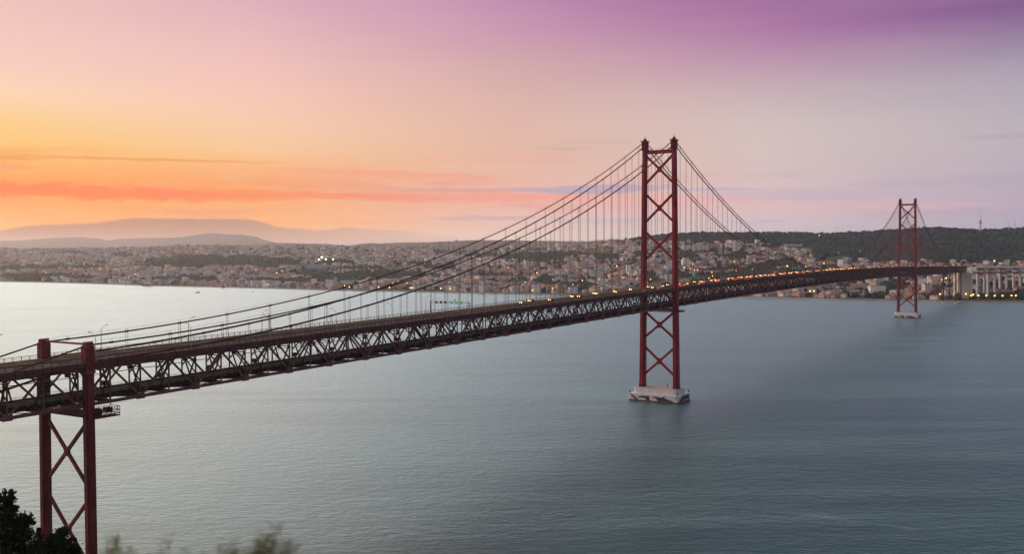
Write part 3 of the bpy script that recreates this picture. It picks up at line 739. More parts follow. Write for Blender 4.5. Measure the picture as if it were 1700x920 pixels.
def members(items, name, mat, par, n, plural, **kk):
    """items: list of (distance, MB); nearest n as separate parts, the rest one"""
    items.sort(key=lambda q: q[0]); rest = MB()
    for i, (d, k) in enumerate(items):
        if i < n: k.build(name, mat, par)
        else: rest.add(k.v, k.f)
    if rest.n: rest.build(plural, mat, par, kind='stuff')
camd = lambda x, y, z: math.dist((x, y, z), (CX, CY, CZ))
NB = np.arange(-30, 73)   # bottom nodes at 23 k
for s in (-1, 1):
    X = s*10.5
    tr = empty('side_truss'); tr.parent = bridge
    sweep(rect(X-0.42, X+0.42, -0.5, 0.5), 'bottom_chord', M['truss'], tr)
    sweep(rect(X-0.42, X+0.42, TD-0.5, TD+0.5), 'top_chord', M['truss'], tr)
    di = []; po = []
    for kk in NB:
        y = kk*23.0
        if y < YBEG+12 or y > YEND-12: continue
        for dy in (-11.5, 11.5):
            k = MB(); k.beam((X, y, B(y)), (X, y+dy, B(y+dy)+TD), 0.55, 0.62, up=(1, 0, 0)); di.append((camd(X, y, 70), k))
        for yy, gz in ((y, 0), (y+11.5, TD)):
            k = MB(); k.beam((X, yy, B(yy)+0.4), (X, yy, B(yy)+TD-0.4), 0.42, 0.42)
            k.box((X, yy, B(yy)+gz), (0.66, 3.0, 1.7)); po.append((camd(X, yy, 70), k))
    members(di, 'diagonal', M['truss'], tr, 50, 'diagonals'); members(po, 'post', M['truss'], tr, 50, 'posts')
# cross frames every 11.5 m
cf = []; lats = {0: MB(), 1: MB()}
for kk in np.arange(-59, 146):
    y = kk*11.5
    if y < YBEG+5 or y > YEND-5: continue
    b = B(y); k = MB()
    k.beam((-10.2, y, b+TD+0.3), (10.2, y, b+TD+0.3), 0.5, 0.7); k.beam((-10.2, y, b+TD-1.5), (10.2, y, b+TD-1.5), 0.35, 0.35)
    for i in range(8):
        xa = -10.2+20.4*i/8; k.beam((xa, y, b+TD+0.2 if i % 2 else b+TD-1.4), (xa+2.55, y, b+TD-1.4 if i % 2 else b+TD+0.2), 0.25, 0.25)
    k.beam((-10.2, y, b+0.1), (10.2, y, b+0.1), 0.5, 1.2)
    for s in (-1, 1):
        k.beam((s*10.2, y, b+TD-1.2), (s*5.6, y, b+0.8), 0.42, 0.42)
        k.beam((s*5.0, y, b+TD-1.5), (s*10.2, y, b+5.2), 0.34, 0.34)
    if kk % 2 == 0:
        for s in (-1, 1): k.box((s*9.1, y, b+3.0), (1.3, 1.3, 1.7)); k.box((s*4.9, y, b+TD-1.9), (1.0, 0.9, 1.2))
    cf.append((camd(0, y, b), k))
    for zo, xx in ((0, 10.2), (TD-0.2, 10.2)):
        lat = lats[0 if zo == 0 else 1]
        if y+11.5 < YEND-5:
            lat.beam((-xx if kk % 2 else xx, y, b+zo), (xx if kk % 2 else -xx, y+11.5, B(y+11.5)+zo), 0.28, 0.28)
            if zo == 0: lat.beam((xx if kk % 2 else -xx, y, b+zo-.3), (-xx if kk % 2 else xx, y+11.5, B(y+11.5)+zo-.3), 0.26, 0.26)
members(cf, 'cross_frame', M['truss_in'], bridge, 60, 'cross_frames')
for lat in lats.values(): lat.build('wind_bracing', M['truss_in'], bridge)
# service pipes under the road, slightly sagging between frames
for X in (8.6, -8.6):
    k = MB(); k.tube([(X, y, B(y)+TD-2.2-0.15*(i % 2)) for i, y in enumerate(np.arange(YBEG, YEND, 5.75))], 0.13, 5)
    k.build('service_pipe', M['galv'], bridge)

# ---- cables
def zcab(y, new):
    top, end, sag, ms = (191.2, 81.4, 24.3, 106.6) if new else (188.0, 76.1, 25.2, 105.4)
    if new: top = 191.4
    if 0 <= y <= MS: t = y/MS; return top-4*ms*t*(1-t)
    t = -y/SP if y < 0 else (y-MS)/SP
    if t <= 1: return top*(1-t)+end*t-4*sag*t*(1-t)
    return end-(t-1)*SP*(0.235 if new else 0.20)
for s in (-1, 1):
    for new in (True, False):
        X = s*(11.45 if new else 11.55); k = MB()
        ys = list(np.arange(-640, 0, 8.0))+list(np.linspace(0, MS, 127))+list(np.arange(MS+8, MS+SP+90, 8.0))
        k.tube([(X, y, zcab(y, new)) for y in ys], 0.27 if new else 0.37, 8)
        c = k.build('main_cable', M['cable'], bridge, smooth=True)
        k = MB(); off = 11.5 if new else 0.0
        for kk in range(-21, 66):
            y = kk*23+off
            if y < -478 or y > MS+SP-3 or abs(y) < 6 or abs(y-MS) < 6: continue
            z = zcab(y, new); dz = (zcab(y+1, new)-z)
            k.tube([(X, y-0.75, z-0.75*dz), (X, y+0.75, z+0.75*dz)], 0.36 if new else 0.45, 8)
        k.build('cable_bands', M['cable'], c)
        if new:
            k = MB()
            for dx in (-0.45, 0.45):
                k.tube([(X+dx, y, zcab(y, new)+1.1) for y in ys[::2] if y > -482 and y < MS+SP], 0.018, 3)
            for kk in range(-21, 66):
                y = kk*23+off
                if y < -478 or y > MS+SP-3: continue
                z = zcab(y, new)
                for dx in (-0.45, 0.45): k.beam((X+dx*0.7, y, z+0.1), (X+dx, y, z+1.1), 0.06, 0.06)
            k.build('hand_rope', M['cable'], c)
hg = []
for s in (-1, 1):
    for new in (True, False):
        X = s*(11.45 if new else 11.55); off = 11.5 if new else 0
        for kk in range(-21, 66):
            y = kk*23+off
            if y < -470 or y > MS+SP-6 or abs(y) < 6 or abs(y-MS) < 6: continue
            z = zcab(y, new); zb = B(y)+TD+0.6
            if z < zb+1.0: continue
            k = MB()
            for dy in (-0.42, 0.42): k.tube([(X, y+dy, zb), (X, y+dy, z)], 0.075, 5)
            hg.append((camd(X, y, 100), k))
members(hg, 'hanger', M['rope'], bridge, 100, 'hangers')

# ------------------------------------------------------------------ deck furniture
def lamp_post(s):
    o = empty('street_lamp', cat='street lamp')
    k = MB(); k.tube([(0, 0, 0), (0, 0, 3), (0, 0, 7.6)], [0.13, 0.11, 0.08], 8); k.box((0, 0, 0.2), (0.4, 0.4, 0.4)); k.build('pole', M['galv'], o)
    k = MB(); k.tube([(-s*q*2.6, 0, 7.6+1.7*math.sin(q*1.45)) for q in np.linspace(0, 1, 8)], 0.06, 6); k.build('arm', M['galv'], o)
    k = MB(); k.box((-s*2.95, 0, 9.25), (0.95, 0.34, 0.16)); k.box((-s*2.95, 0, 9.36), (0.6, 0.22, 0.1)); k.build('lamp_head', M['galv'], o)
    return o
lp = {s: lamp_post(s) for s in (-1, 1)}; first = {1: True, -1: True}
for s, y00 in ((-1, -458.4), (1, -477.6)):
    names = []
    for i in range(-5, 56):
        y = y00+37.4*i
        if y > 760: continue
        loc = (s*11.95, y, B(y)+RD)
        if first[s]: o = lp[s]; o.location = loc; first[s] = False
        else: o = dup(lp[s], loc)
        side = 'western' if s < 0 else 'eastern'
        if y < -480: lab = 'curved-arm lamp post on the %s rail before the near pylon' % side
        elif y < 0: lab = 'curved-arm lamp post on the %s rail, %s from the near pylon' % (side, ['first', 'second', 'third', 'fourth', 'fifth', 'sixth', 'seventh', 'eighth', 'ninth', 'tenth', 'eleventh', 'twelfth', 'thirteenth', 'fourteenth'][min(13, int((y+480)/37.4))])
        elif y < MS: lab = 'slender lamp post on the %s rail between the two tall towers' % side
        else: lab = 'tiny lamp post on the %s rail beyond the far tower' % side
        tagp(o, lab, 'street lamp', 'lamp posts along the bridge deck')

def gantry(y, label, first=False):
    z = B(y)+RD; g = empty('signal_gantry', (0, y, z), cat='gantry', label=label, group='lane signal gantries over the bridge road')
    for s in (-1, 1): k = MB(); k.beam((s*11.9, 0, 0), (s*11.9, 0, 6.2), 0.45, 0.45); k.build('post', M['galv'], g)
    k = MB()
    for zz in (5.2, 6.1): k.beam((-11.9, 0, zz), (11.9, 0, zz), 0.14, 0.14)
    for i in range(24):
        xa = -11.9+23.8*i/24; k.beam((xa, 0, 5.2 if i % 2 else 6.1), (xa+23.8/24, 0, 6.1 if i % 2 else 5.2), 0.06, 0.06)
    k.build('crossbeam', M['galv'], g)
    for i, x in enumerate((-7.9, -5.2, -2.4, 1.3, 4.3, 7.2)):
        k = MB(); k.box((x, -0.35, 5.6), (1.3, 0.3, 1.1)); sg = k.build('signal_head', M['black'], g)
        if x > 0:
            k = MB(); yy = -0.52   # lit green arrow pointing down
            k.add([(x-.16, yy, 6.05), (x+.16, yy, 6.05), (x+.16, yy, 5.6), (x+.48, yy, 5.6), (x, yy, 5.12), (x-.48, yy, 5.6), (x-.16, yy, 5.6)], [(0, 6, 2, 1), (5, 4, 3)][:1]+[(5, 4, 3)])
            k.add([(x-.5, yy-.004, 5.1), (x+.5, yy-.004, 5.1), (x+.5, yy-.004, 5.2), (x-.5, yy-.004, 5.2)], [(0, 1, 2, 3)][:0])
            k.build('green_arrow', M['green_on'], sg)
    k = MB(); k.box((3.0, 0.2, 6.7), (0.5, 0.5, 0.9)); k.build('camera_box', M['galv'], g)
gantry(-267.5, 'lane signal gantry with three green arrows, nearest one over the bridge road')
for y, l in ((60, 'small lane signal gantry with green arrows just past the nearer tower'), (345, 'small lane signal gantry with green arrows at about mid-span'), (800, 'tiny lane signal gantry with green arrows before the far tower'),
             (940, 'tiny lane signal gantry with green arrows close before the far tower'), (1330, 'tiny lane signal gantry with green arrows past the far tower'), (1620, 'tiny lane signal gantry with green arrows near the end of the truss')):
    gantry(y, l)

def make_car(body, front):
    k = MB()
    Pf = [(-2.1, .35), (-2.1, .85), (-1.9, .95), (-1.2, 1.0), (-0.6, 1.45), (0.9, 1.45), (1.6, 1.0), (2.05, .9), (2.1, .35)]
    n = len(Pf); k.add([(-.86, a, b) for a, b in Pf]+[(.86, a, b) for a, b in Pf], [tuple(range(n)), tuple(range(2*n-1, n-1, -1))]+[(i, i+n, (i+1) % n+n, (i+1) % n) for i in range(n)])
    for y, z, dy in ((-0.95, 1.24, 0.34), (1.27, 1.24, 0.4)): k.box((0, y, z), (1.45, 0.5, 0.34), mi=1)
    k.box((0, 0.15, 1.23), (1.78, 1.5, 0.32), mi=1)
    for sx in (-.8, .8):
        for sy in (-1.3, 1.3): k.tube([(sx-.1, sy, .32), (sx+.1, sy, .32)], 0.32, 10, mi=2)
        k.box((sx*0.78, -2.12, .68), (0.46, 0.08, 0.30), mi=3)
        k.box((sx*0.82, 2.12, .72), (0.36, 0.08, 0.22), mi=4)
    return k, body
cars = []
for nm, colr in (('silver', (0.3, 0.3, 0.31)), ('dark', (0.03, 0.03, 0.035)), ('white', (0.6, 0.6, 0.6)), ('red', (0.25, 0.02, 0.02)), ('blue', (0.03, 0.05, 0.14))):
    k, _ = make_car(nm, 0); bm_m = bsdf('car_paint_'+nm, colr, 0.3)[0]
    o = k.build('car', [bm_m, M['glass'], M['tyre'], M['headlight'], M['taillight']]); cars.append([nm, o, True])
nc = 0
for lane, (x, sgn) in enumerate(((-9.0, -1), (-5.6, -1), (-2.2, -1), (2.2, 1), (5.6, 1), (9.0, 1))):
    y = -190+random.uniform(0, 60) if sgn < 0 else -60+random.uniform(0, 60)
    while y < 1690:
        c = random.choice(cars); loc = (x, y, B(y)+RD+0.01); rz = 0 if sgn < 0 else math.pi
        # the nose of the mesh looks along -y
        if c[2]: o = c[1]; o.location = loc; o.rotation_euler = (0, 0, rz); c[2] = False
        else: o = c[1].copy(); COL.objects.link(o); o.location = loc; o.rotation_euler = (0, 0, rz)
        where = 'short of the nearer tower' if y < 0 else ('between the two towers' if y < MS else 'beyond the far tower')
        ln = {-9.0: 'outermost western lane', -5.6: 'middle western lane', -2.2: 'western lane beside the median', 2.2: 'eastern lane beside the median', 5.6: 'middle eastern lane', 9.0: 'outermost eastern lane'}[x]
        tagp(o, '%s car, %s lit, %s, %s' % (c[0], 'headlights' if sgn < 0 else 'tail lights', ln, where), 'car', 'cars crossing the bridge'); nc += 1
        gap = 60-37*min(1, max(0, (y+250)/380))
        if sgn > 0: gap += 22
        y += random.uniform(0.6, 1.6)*gap
print('cars', nc)

# ------------------------------------------------------------------ north viaduct and shore works
def frame_rot(a, b): return math.atan2(b[1]-a[1], b[0]-a[0])
via = empty('concrete_viaduct', label='pale concrete viaduct of tall twin-column piers running right from the bridge end', cat='viaduct')
def vz(px, row, d): return zrow(px, row, d)
vd = lambda px: 2150+(px-1607)*1.55
N_ = [1613, 1629, 1646, 1666, 1688.5, 1713, 1738, 1765]
P3 = [wp(p, vd(p)) for p in N_]; ztop = [vz(p, 443.5-(p-1612)*0.004, vd(p)) for p in N_]
for i, (p, q) in enumerate(zip(N_, P3)):
    rz = frame_rot(P3[max(0, i-1)], P3[min(len(P3)-1, i+1)]); d = vd(p)
    zt = ztop[i]; zm = zt-15.5; g = 6.0; hw = 5.6*d/FPX
    e = R0.copy(); n_ = F0.copy()
    k = MB()
    for s in ((-1, 1) if i else (0,)):
        c = q+e*s*hw
        k.beam((c[0], c[1], g), (c[0], c[1], zm), 3.6, 4.5, up=tuple(n_))
        k.beam((c[0], c[1], zm), (c[0], c[1], zt-2.0), 2.2, 3.4, up=tuple(n_))
    a = q-e*hw*(1.3 if i else .4); b = q+e*hw*(1.3 if i else .4)
    k.beam((a[0], a[1], zm), (b[0], b[1], zm), 11, 3.0)
    k.build('pier', M['concrete'], via)
def vsweep(name, zo, hh, wd, mat, ext=0):
    k = MB(); pts = [(np.array(P3[i]), ztop[i]) for i in range(len(P3))]
    for (a, za), (b, zb_) in zip(pts, pts[1:]):
        k.beam((a[0], a[1], za+zo), (b[0], b[1], zb_+zo), wd, hh)
    return k.build(name, mat, via)
vsweep('road_deck', -0.9, 1.8, 24, M['concrete']); vsweep('rail_level', -13.0, 3.2, 12, M['truss'])
k = MB()
for (a, za), (b, zb_) in zip(zip(P3, ztop), list(zip(P3, ztop))[1:]):   # shallow arches between piers
    for t in np.linspace(0.04, 0.96, 15):
        c = a+(b-a)*t; hgt = 6.5*abs(2*t-1)**2.2+0.6
        k.box((c[0], c[1], za-2.0-hgt/2), (np.linalg.norm(b-a)/15*1.06, 20, hgt), rz=frame_rot(a, b))
k.build('arch_ribs', M['concrete'], via)
# anchorage block
a = wp(1597.5, 2165); g = 4
m = MB(); wd = 25*2150/FPX; rz = YAW*-1*0-0.0
e = R0; 
m.box((a[0], a[1], 29), (29, 24, 56), rz=-YAW); m.box((a[0], a[1], 58), (24, 20, 3), rz=-YAW)
m.build('anchorage_block', M['stone'], label='large pale concrete anchorage block under the end of the red truss', cat='anchorage')

# ------------------------------------------------------------------ landmark buildings
RZ = -YAW   # facing the viewpoint
def roofed(mb, w_, d_, h_, kind, mi_r=1, oh=0.4, rh=None):
    """walls + roof into mb at origin"""
    mb.box((0, 0, h_/2-1.5), (w_, d_, h_+3))
    return mb
def roof_mesh(w_, d_, h_, kind):
    k = MB(); a, b = w_/2+0.5, d_/2+0.5; rh = min(w_, d_)*0.28
    if kind == 'hip':
        r = max(0, a-b)
        k.add([(-a, -b, h_), (a, -b, h_), (a, b, h_), (-a, b, h_), (-r, 0, h_+rh), (r, 0, h_+rh)], [(0, 1, 5, 4), (1, 2, 5), (2, 3, 4, 5), (3, 0, 4), (3, 2, 1, 0)])
    elif kind == 'gable':
        k.add([(-a, -b, h_), (a, -b, h_), (a, b, h_), (-a, b, h_), (-a, 0, h_+rh), (a, 0, h_+rh)], [(0, 1, 5, 4), (1, 2, 5), (2, 3, 4, 5), (3, 0, 4), (3, 2, 1, 0)])
    else:
        k.box((0, 0, h_+0.35), (w_+0.4, d_+0.4, 0.7)); k.box((w_*0.15, 0, h_+1.9), (min(5, w_*0.3), min(5, d_*0.4), 2.8))
        k.box((-w_*0.25, d_*0.1, h_+1.2), (min(3, w_*0.2), min(3, d_*0.3), 1.4))
    if kind != 'flat':
        k.box((w_*0.2, b*0.35, h_+rh*0.8), (0.9, 0.9, 2.2)); k.box((-w_*0.28, -b*0.3, h_+rh*0.75), (0.8, 0.8, 1.8))
    return k
def landmark(name, px0, px1, rt, rb, wall, roof, kind, label, cat, depth=14, extra=None, rz=0.0, group=None):
    d, g = hit((px0+px1)/2, rb); c = wp((px0+px1)/2, d+depth/2); W_ = (px1-px0)*d/FPX; H_ = (rb-rt)*d/FPX
    o = empty(name, (c[0], c[1], g-0.5), RZ+rz, label=label, cat=cat, group=group)
    rh = 0 if kind == 'flat' else min(W_, depth)*0.28
    k = MB(); hh = max(2.5, H_-rh*0.7); k.box((0, 0, hh/2-1.5), (W_, depth, hh+3)); k.build('wall', M[wall], o)
    if kind: roof_mesh(W_, depth, hh, kind).build('roof', M[roof], o)
    return o, W_, hh, d
LM = [
 ('slab_tower', 160, 168, 415, 434, 'w_slab', 'roof_grey', 'flat', 'tall single slab tower rising highest over the western city', 'tower block', 24),
 ('apartment_building', 158, 181, 427, 434, 'w_cream', 'roof_grey', 'flat', 'broad cream block at the foot of the tall western slab tower', 'apartment building', 20),
 ('domed_church', 216, 233, 424, 431, 'w_pink', 'roof_red', 'hip', 'reddish church body below a pale dome in the western city', 'church', 24),
 ('slab_tower', 428, 435, 411, 421, 'w_slab', 'roof_grey', 'flat', 'grey slab tower, leftmost of three on the ridge before the stadium', 'tower block', 22),
 ('slab_tower', 464, 468, 413, 420, 'w_slab', 'roof_grey', 'flat', 'narrow pale slab tower, middle of three on the ridge', 'tower block', 22),
 ('slab_tower', 484, 492, 411, 421, 'w_slab', 'roof_grey', 'flat', 'grey slab tower, rightmost of three on the ridge', 'tower block', 22),
 ('white_warehouse', 119, 152, 463, 468, 'w_pale blue', 'roof_grey', 'flat', 'long pale blue waterfront shed left of the stone monument', 'warehouse', 26),
 ('white_warehouse', 178, 228, 453, 458, 'w_cream', 'roof_brown', 'gable', 'long cream cultural building set back from the river', 'warehouse', 30),
 ('white_warehouse', 216, 240, 467, 471, 'white', 'roof_grey', 'flat', 'low white marquee on the waterfront just left of the monument', 'warehouse', 20),
 ('brick_block', 168, 184, 458, 464, 'w_brick', 'roof_red', 'gable', 'small brick-red block behind the western waterfront', 'building', 16),
 ('cubic_block', 300, 316, 450, 458, 'w_white', 'roof_grey', 'flat', 'pale cubic block right of the monument', 'building', 30),
 ('monastery', 433, 444, 449, 464, 'stone', 'roof_brown', 'hip', 'stone monastery tower with a low pointed roof', 'monastery', 16),
 ('monastery', 444, 480, 455, 465, 'stone', 'roof_brown', 'gable', 'long pale stone monastery wing above the riverside trees', 'monastery', 20),
 ('monastery', 400, 433, 456, 464, 'stone', 'roof_brown', 'gable', 'lower stone wing left of the monastery tower', 'monastery', 20),
 ('stadium', 490, 546, 440, 447, 'w_pale blue', 'roof_grey', 'flat', 'pale stadium stand under the bright floodlights', 'stadium', 50),
 ('white_warehouse', 566, 608, 466, 472, 'white', 'roof_grey', 'flat', 'long white riverside warehouse left of the round tanks', 'warehouse', 30),
 ('palace', 966, 1000, 413.5, 421, 'w_ochre', 'roof_red', 'flat', 'floodlit orange palace wing glowing on the hill', 'palace', 30),
 ('palace', 1000, 1022, 412, 419, 'w_ochre', 'roof_red', 'flat', 'right-hand floodlit wing of the orange palace', 'palace', 30),
 ('barracks', 1133, 1174, 407, 417, 'w_white', 'roof_grey', 'flat', 'long white apartment slab under the wooded ridge', 'apartment building', 18),
 ('barracks', 1174, 1193, 404.5, 416, 'w_pink', 'roof_grey', 'flat', 'orange-pink apartment slab at the right end of the white slab', 'apartment building', 18),
 ('terrace', 1240, 1300, 404, 407.5, 'w_white', 'roof_grey', 'flat', 'long low white terrace under the wooded ridge', 'building', 14),
 ('terrace', 1303, 1345, 406, 409, 'w_white', 'roof_grey', 'flat', 'second low white terrace continuing to the right below the ridge', 'building', 14),
 ('glass_pavilion', 1298, 1308, 417.5, 424, 'turq', 'turq', 'flat', 'turquoise glazed pavilion beside the main cables on the hillside', 'pavilion', 14),
 ('red_roofed_hall', 1356, 1388, 434, 441, 'w_cream', 'roof_red', 'hip', 'long cream hall with a bright red roof beside the green field', 'building', 18),
 ('hill_villa', 1391, 1402, 418, 423, 'w_cream', 'roof_red', 'hip', 'cream villa with a red roof alone in the woods', 'villa', 12),
 ('hill_villa', 1427, 1440, 415, 421, 'w_cream', 'roof_red', 'hip', 'cream villa with a small tower on the wooded slope', 'villa', 12),
 ('hill_villa', 1543, 1570, 409, 412.5, 'w_white', 'roof_grey', 'flat', 'long white house in the woods beside the far tower cables', 'villa', 12),
 ('hill_villa', 1624, 1641, 416, 420, 'w_pink', 'roof_red', 'hip', 'reddish villa in the woods above the viaduct', 'villa', 12),
 ('riverside_shed', 1335, 1378, 477, 487, 'w_white', 'roof_brown', 'gable', 'long white riverside shed with a brown roof under the main span', 'warehouse', 24),
 ('riverside_shed', 1402, 1442, 472, 480, 'w_cream', 'roof_brown', 'gable', 'large brown-roofed riverside hall behind trees', 'warehouse', 30),
 ('white_apartments', 1443, 1468, 475, 491, 'w_white', 'roof_grey', 'flat', 'white riverside apartment block left of the far tower', 'apartment building', 20),
 ('white_apartments', 1404, 1440, 482, 491, 'w_white', 'roof_brown', 'hip', 'row of pale riverside houses behind bare trees', 'apartment building', 14),
 ('office_block', 1533, 1547, 472, 491, 'w_slab', 'roof_grey', 'flat', 'grey riverside office block right of the far tower', 'building', 20),
 ('brick_block', 1545, 1563, 474, 491, 'w_brick', 'roof_brown', 'flat', 'brown-red riverside block beside the far pylon', 'building', 24),
 ('white_hall', 1567, 1588, 479, 492, 'white', 'roof_grey', 'gable', 'white hall standing behind the far pylon', 'warehouse', 24),
 ('blue_hangar', 1617, 1634, 474, 489, 'blueshed', 'blueshed', 'flat', 'blue-grey hangar in front of the viaduct piers', 'warehouse', 30),
 ('dock_shed', 1638, 1676, 482, 489, 'w_brick', 'roof_brown', 'gable', 'dark brown-roofed dock sheds below the viaduct', 'warehouse', 20),
 ('white_hall', 1684, 1700, 477, 487, 'w_white', 'roof_red', 'gable', 'white gabled house with red roof at the right edge below the viaduct', 'building', 20),
 ('long_barracks', 1145, 1215, 450, 457, 'w_white', 'roof_red', 'gable', 'long white hall with a red roof right of the nearer tower', 'building', 16),
 ('long_barracks', 1180, 1238, 441, 446, 'w_cream', 'roof_red', 'gable', 'long cream hall with a red roof on the slope', 'building', 16),
 ('long_barracks', 786, 850, 447, 453, 'w_cream', 'roof_red', 'gable', 'long cream warehouse with a red roof left of the nearer tower', 'warehouse', 20),
 ('long_barracks', 800, 882, 459, 465, 'w_white', 'roof_red', 'gable', 'long pale rope-works with a red roof near the shore', 'warehouse', 20),
 ('long_barracks', 905, 985, 474, 480, 'w_cream', 'roof_red', 'gable', 'long low quay building with a red roof beside the river', 'warehouse', 20),
 ('long_barracks', 1020, 1055, 434, 440, 'w_pink', 'roof_brown', 'gable', 'long pink hall left of the nearer tower', 'building', 18),
 ('apartment_building', 980, 998, 449, 464, 'w_slab', 'roof_grey', 'flat', 'tallest grey apartment block left of the nearer tower', 'apartment building', 18),
 ('apartment_building', 1105, 1116, 456, 472, 'w_slab', 'roof_grey', 'flat', 'grey apartment block seen between the legs of the nearer tower', 'apartment building', 18),
 ('domed_hall', 645, 690, 472, 479, 'w_ochre', 'roof_brown', 'gable', 'riverside power hall glowing orange under floodlights', 'power hall', 24),
]
for i in range(9):
    p = 722+i*8.4+random.uniform(-1, 1); tall = 399 if i == 4 else 402.5+random.uniform(-1.2, 1.5)
    LM.append(('slab_tower', p, p+random.uniform(4, 6), tall, 416, 'w_slab' if i % 3 else 'w_cream', 'roof_grey', 'flat', ('tallest slab tower in the row on the ridge' if i == 4 else 'pale slab tower in the row on the ridge, number %s from its left end' % ['one', 'two', 'three', 'four', 'five', 'six', 'seven', 'eight', 'nine'][i]), 'tower block', 20))
for i, (p, tp) in enumerate(((871, 403), (879, 401), (887, 400), (896, 402), (904, 404), (843, 406), (856, 405))):
    LM.append(('slab_tower', p, p+6.2, tp, 412, 'w_cream', 'roof_grey', 'flat', 'cream high-rise slab on the skyline, %s of the cluster behind the near cables' % ['third', 'fourth', 'fifth', 'sixth', 'seventh', 'first', 'second'][i], 'tower block', 20))
M['white'].name = 'white_paint'
LM.append(('museum', 703, 744, 477.5, 481.5, 'blueshed', 'roof_grey', 'hip', 'low dark curved-roof museum on the waterfront right of the glowing hall', 'museum', 30))
LM.append(('sports_hall', 1535, 1552, 432.5, 438, 'w_slab', 'roof_grey', 'flat', 'grey flat-roofed hall above the deck right of the far tower', 'building', 18))
LMK = []
for a in LM:
    a = list(a)
    o, W_, hh, d = landmark(*a[:11] if len(a) == 11 else a)
    LMK.append(((a[1]+a[2])/2, (a[3]+a[4])/2, a[9], a[1], a[2], a[3], a[4]))
    if a[0] == 'domed_church':
        k = MB(); k.loft([[(r*math.cos(t), r*math.sin(t), z) for t in np.linspace(0, 2*math.pi, 13)[:-1]] for r, z in ((7, hh+3), (7, hh+9), (6, hh+13), (3.5, hh+16), (0.3, hh+18))]); k.build('dome', M['stone'], o)
    if a[9] == 'power hall':
        k = MB(); k.loft([[(W_*0.5+30*x*1.0, y*14, z) for x, y in ((-1, -1), (1, -1), (1, 1), (-1, 1))] for z in (0, 6)])
        k.build('dark_annex', M['roof_grey'], o)
# floodlights that wash the palace and the power hall
for px, row, e_, c_ in ((978, 420, 1.6e5, (1, .5, .18)), (1011, 418.5, 1.6e5, (1, .5, .16)), (655, 478, 3.5e4, (1, .42, .1)), (680, 478, 3.5e4, (1, .42, .1)), (895, 479, 5e4, (1, .5, .15))):
    d, g = hit(px, row); c = wp(px, d-14, g+2.5)
    l = bpy.data.lights.new('floodlight', 'POINT'); l.energy = e_; l.color = c_; l.shadow_soft_size = 1.0
    o = bpy.data.objects.new('floodlight', l); COL.objects.link(o); o.location = c

def grounded(px, row):
    d, g = hit(px, row); return d, wp(px, d, g)
# shoreline monument
d, c = grounded(247, 474.5)
mo = empty('stone_monument', tuple(c), RZ, label='tall pale stone monument shaped like a sail at the water edge', cat='monument')
k = MB(); H_ = 27.5*d/FPX
k.loft([[(-9, -8, -3), (9, -8, -3), (9, 8, -3), (-9, 8, -3)], [(-7.5, -6, H_*.35), (7.5, -6, H_*.35), (7.5, 6, H_*.35), (-7.5, 6, H_*.35)], [(-7, -3, H_), (6.5, -3, H_), (6.5, 3, H_), (-7, 3, H_)]])
k.build('shaft', M['stone'], mo)
k = MB(); k.loft([[(-16, -12, -3), (15, -12, -3), (15, 10, -3), (-16, 10, -3)], [(-13, -11, 4), (11, -11, 4), (11, 8, 4), (-13, 8, 4)], [(-10, -8, 12), (6, -8, 12), (6, 6, 12), (-10, 6, 12)]]); k.build('prow', M['stone'], mo)
k = MB(); k.box((0, -9, -1.5), (36, 16, 6)); k.build('quay_platform', M['algae'], mo)
# round tanks
for i, (p, r, hh_, lab) in enumerate(((604, 5.8, 10, 'white round storage tank by the river, larger and lower'), (623, 5.0, 9, 'white round storage tank second from the left'), (633, 4.4, 9, 'white round storage tank at the right of the group'), (1051, 2.6, 7, 'white round water tower left of the nearer tower'))):
    row = 476.5 if p < 1000 else 446
    d, c = grounded(p, row); R_ = r*d/FPX; H_ = hh_*d/FPX
    k = MB(); k.tube([(0, 0, -2), (0, 0, H_), (0, 0, H_+R_*0.22)], [R_, R_, R_*0.25], 24)
    o = k.build('storage_tank', M['white']); o.location = c; tagp(o, lab, 'storage tank', 'white round tanks')
# broadcast tower and masts
def mast(px, r0, r1, wpx, label, kind):
    d = float(RIDGE(px))-60; g = float(TH(px, d)); c = wp(px, d, g); z1 = zrow(px, r0, d)-g; o = empty(kind, tuple(c), 0, label=label, cat='mast')
    r = wpx*d/FPX/2; k = MB(); k.tube([(0, 0, -3), (0, 0, z1*0.45)], [r*1.2, r], 10); k.build('shaft', M['white'], o)
    k = MB(); k.tube([(0, 0, z1*0.45), (0, 0, z1*0.72), (0, 0, z1)], [r*0.7, r*0.45, r*0.15], 8); k.build('antenna', M['galv'] if wpx < 1.5 else M['white'], o)
    if wpx > 1.5:
        k = MB(); k.tube([(0, 0, z1*0.50), (0, 0, z1*0.56)], [r*2.2, r*2.2], 14); k.tube([(0, 0, z1*0.60), (0, 0, z1*0.63)], [r*1.7, r*1.7], 14); k.build('platform', M['galv'], o)
mast(1627, 353, 386, 2.4, 'slender white broadcast tower on top of the wooded hill', 'broadcast_tower')
mast(1684, 362, 383, 1.2, 'grey lattice radio mast right of the white broadcast tower', 'radio_mast')
mast(1674, 364, 383, 0.6, 'thin radio mast just left of the grey one', 'radio_mast')
mast(1388, 371, 391, 0.5, 'thin radio mast on the ridge left of the far tower', 'radio_mast')
mast(1548, 366, 382, 0.5, 'thin radio mast on the ridge right of the far tower', 'radio_mast')
# green field
d, c = grounded(1392, 433)
V = []; Fc = []
for i in range(9):
    for j in range(5):
        p = 1372+i*5; dd = d-130+j*65; V.append(wp(p, dd, float(TH(p, dd))+3.0))
for j in range(8):
    for i in range(4): q = j*5+i; Fc.append((q, q+5, q+6, q+1))
bigmesh('lawn', V, Fc, [M['lawn']], kind='structure')

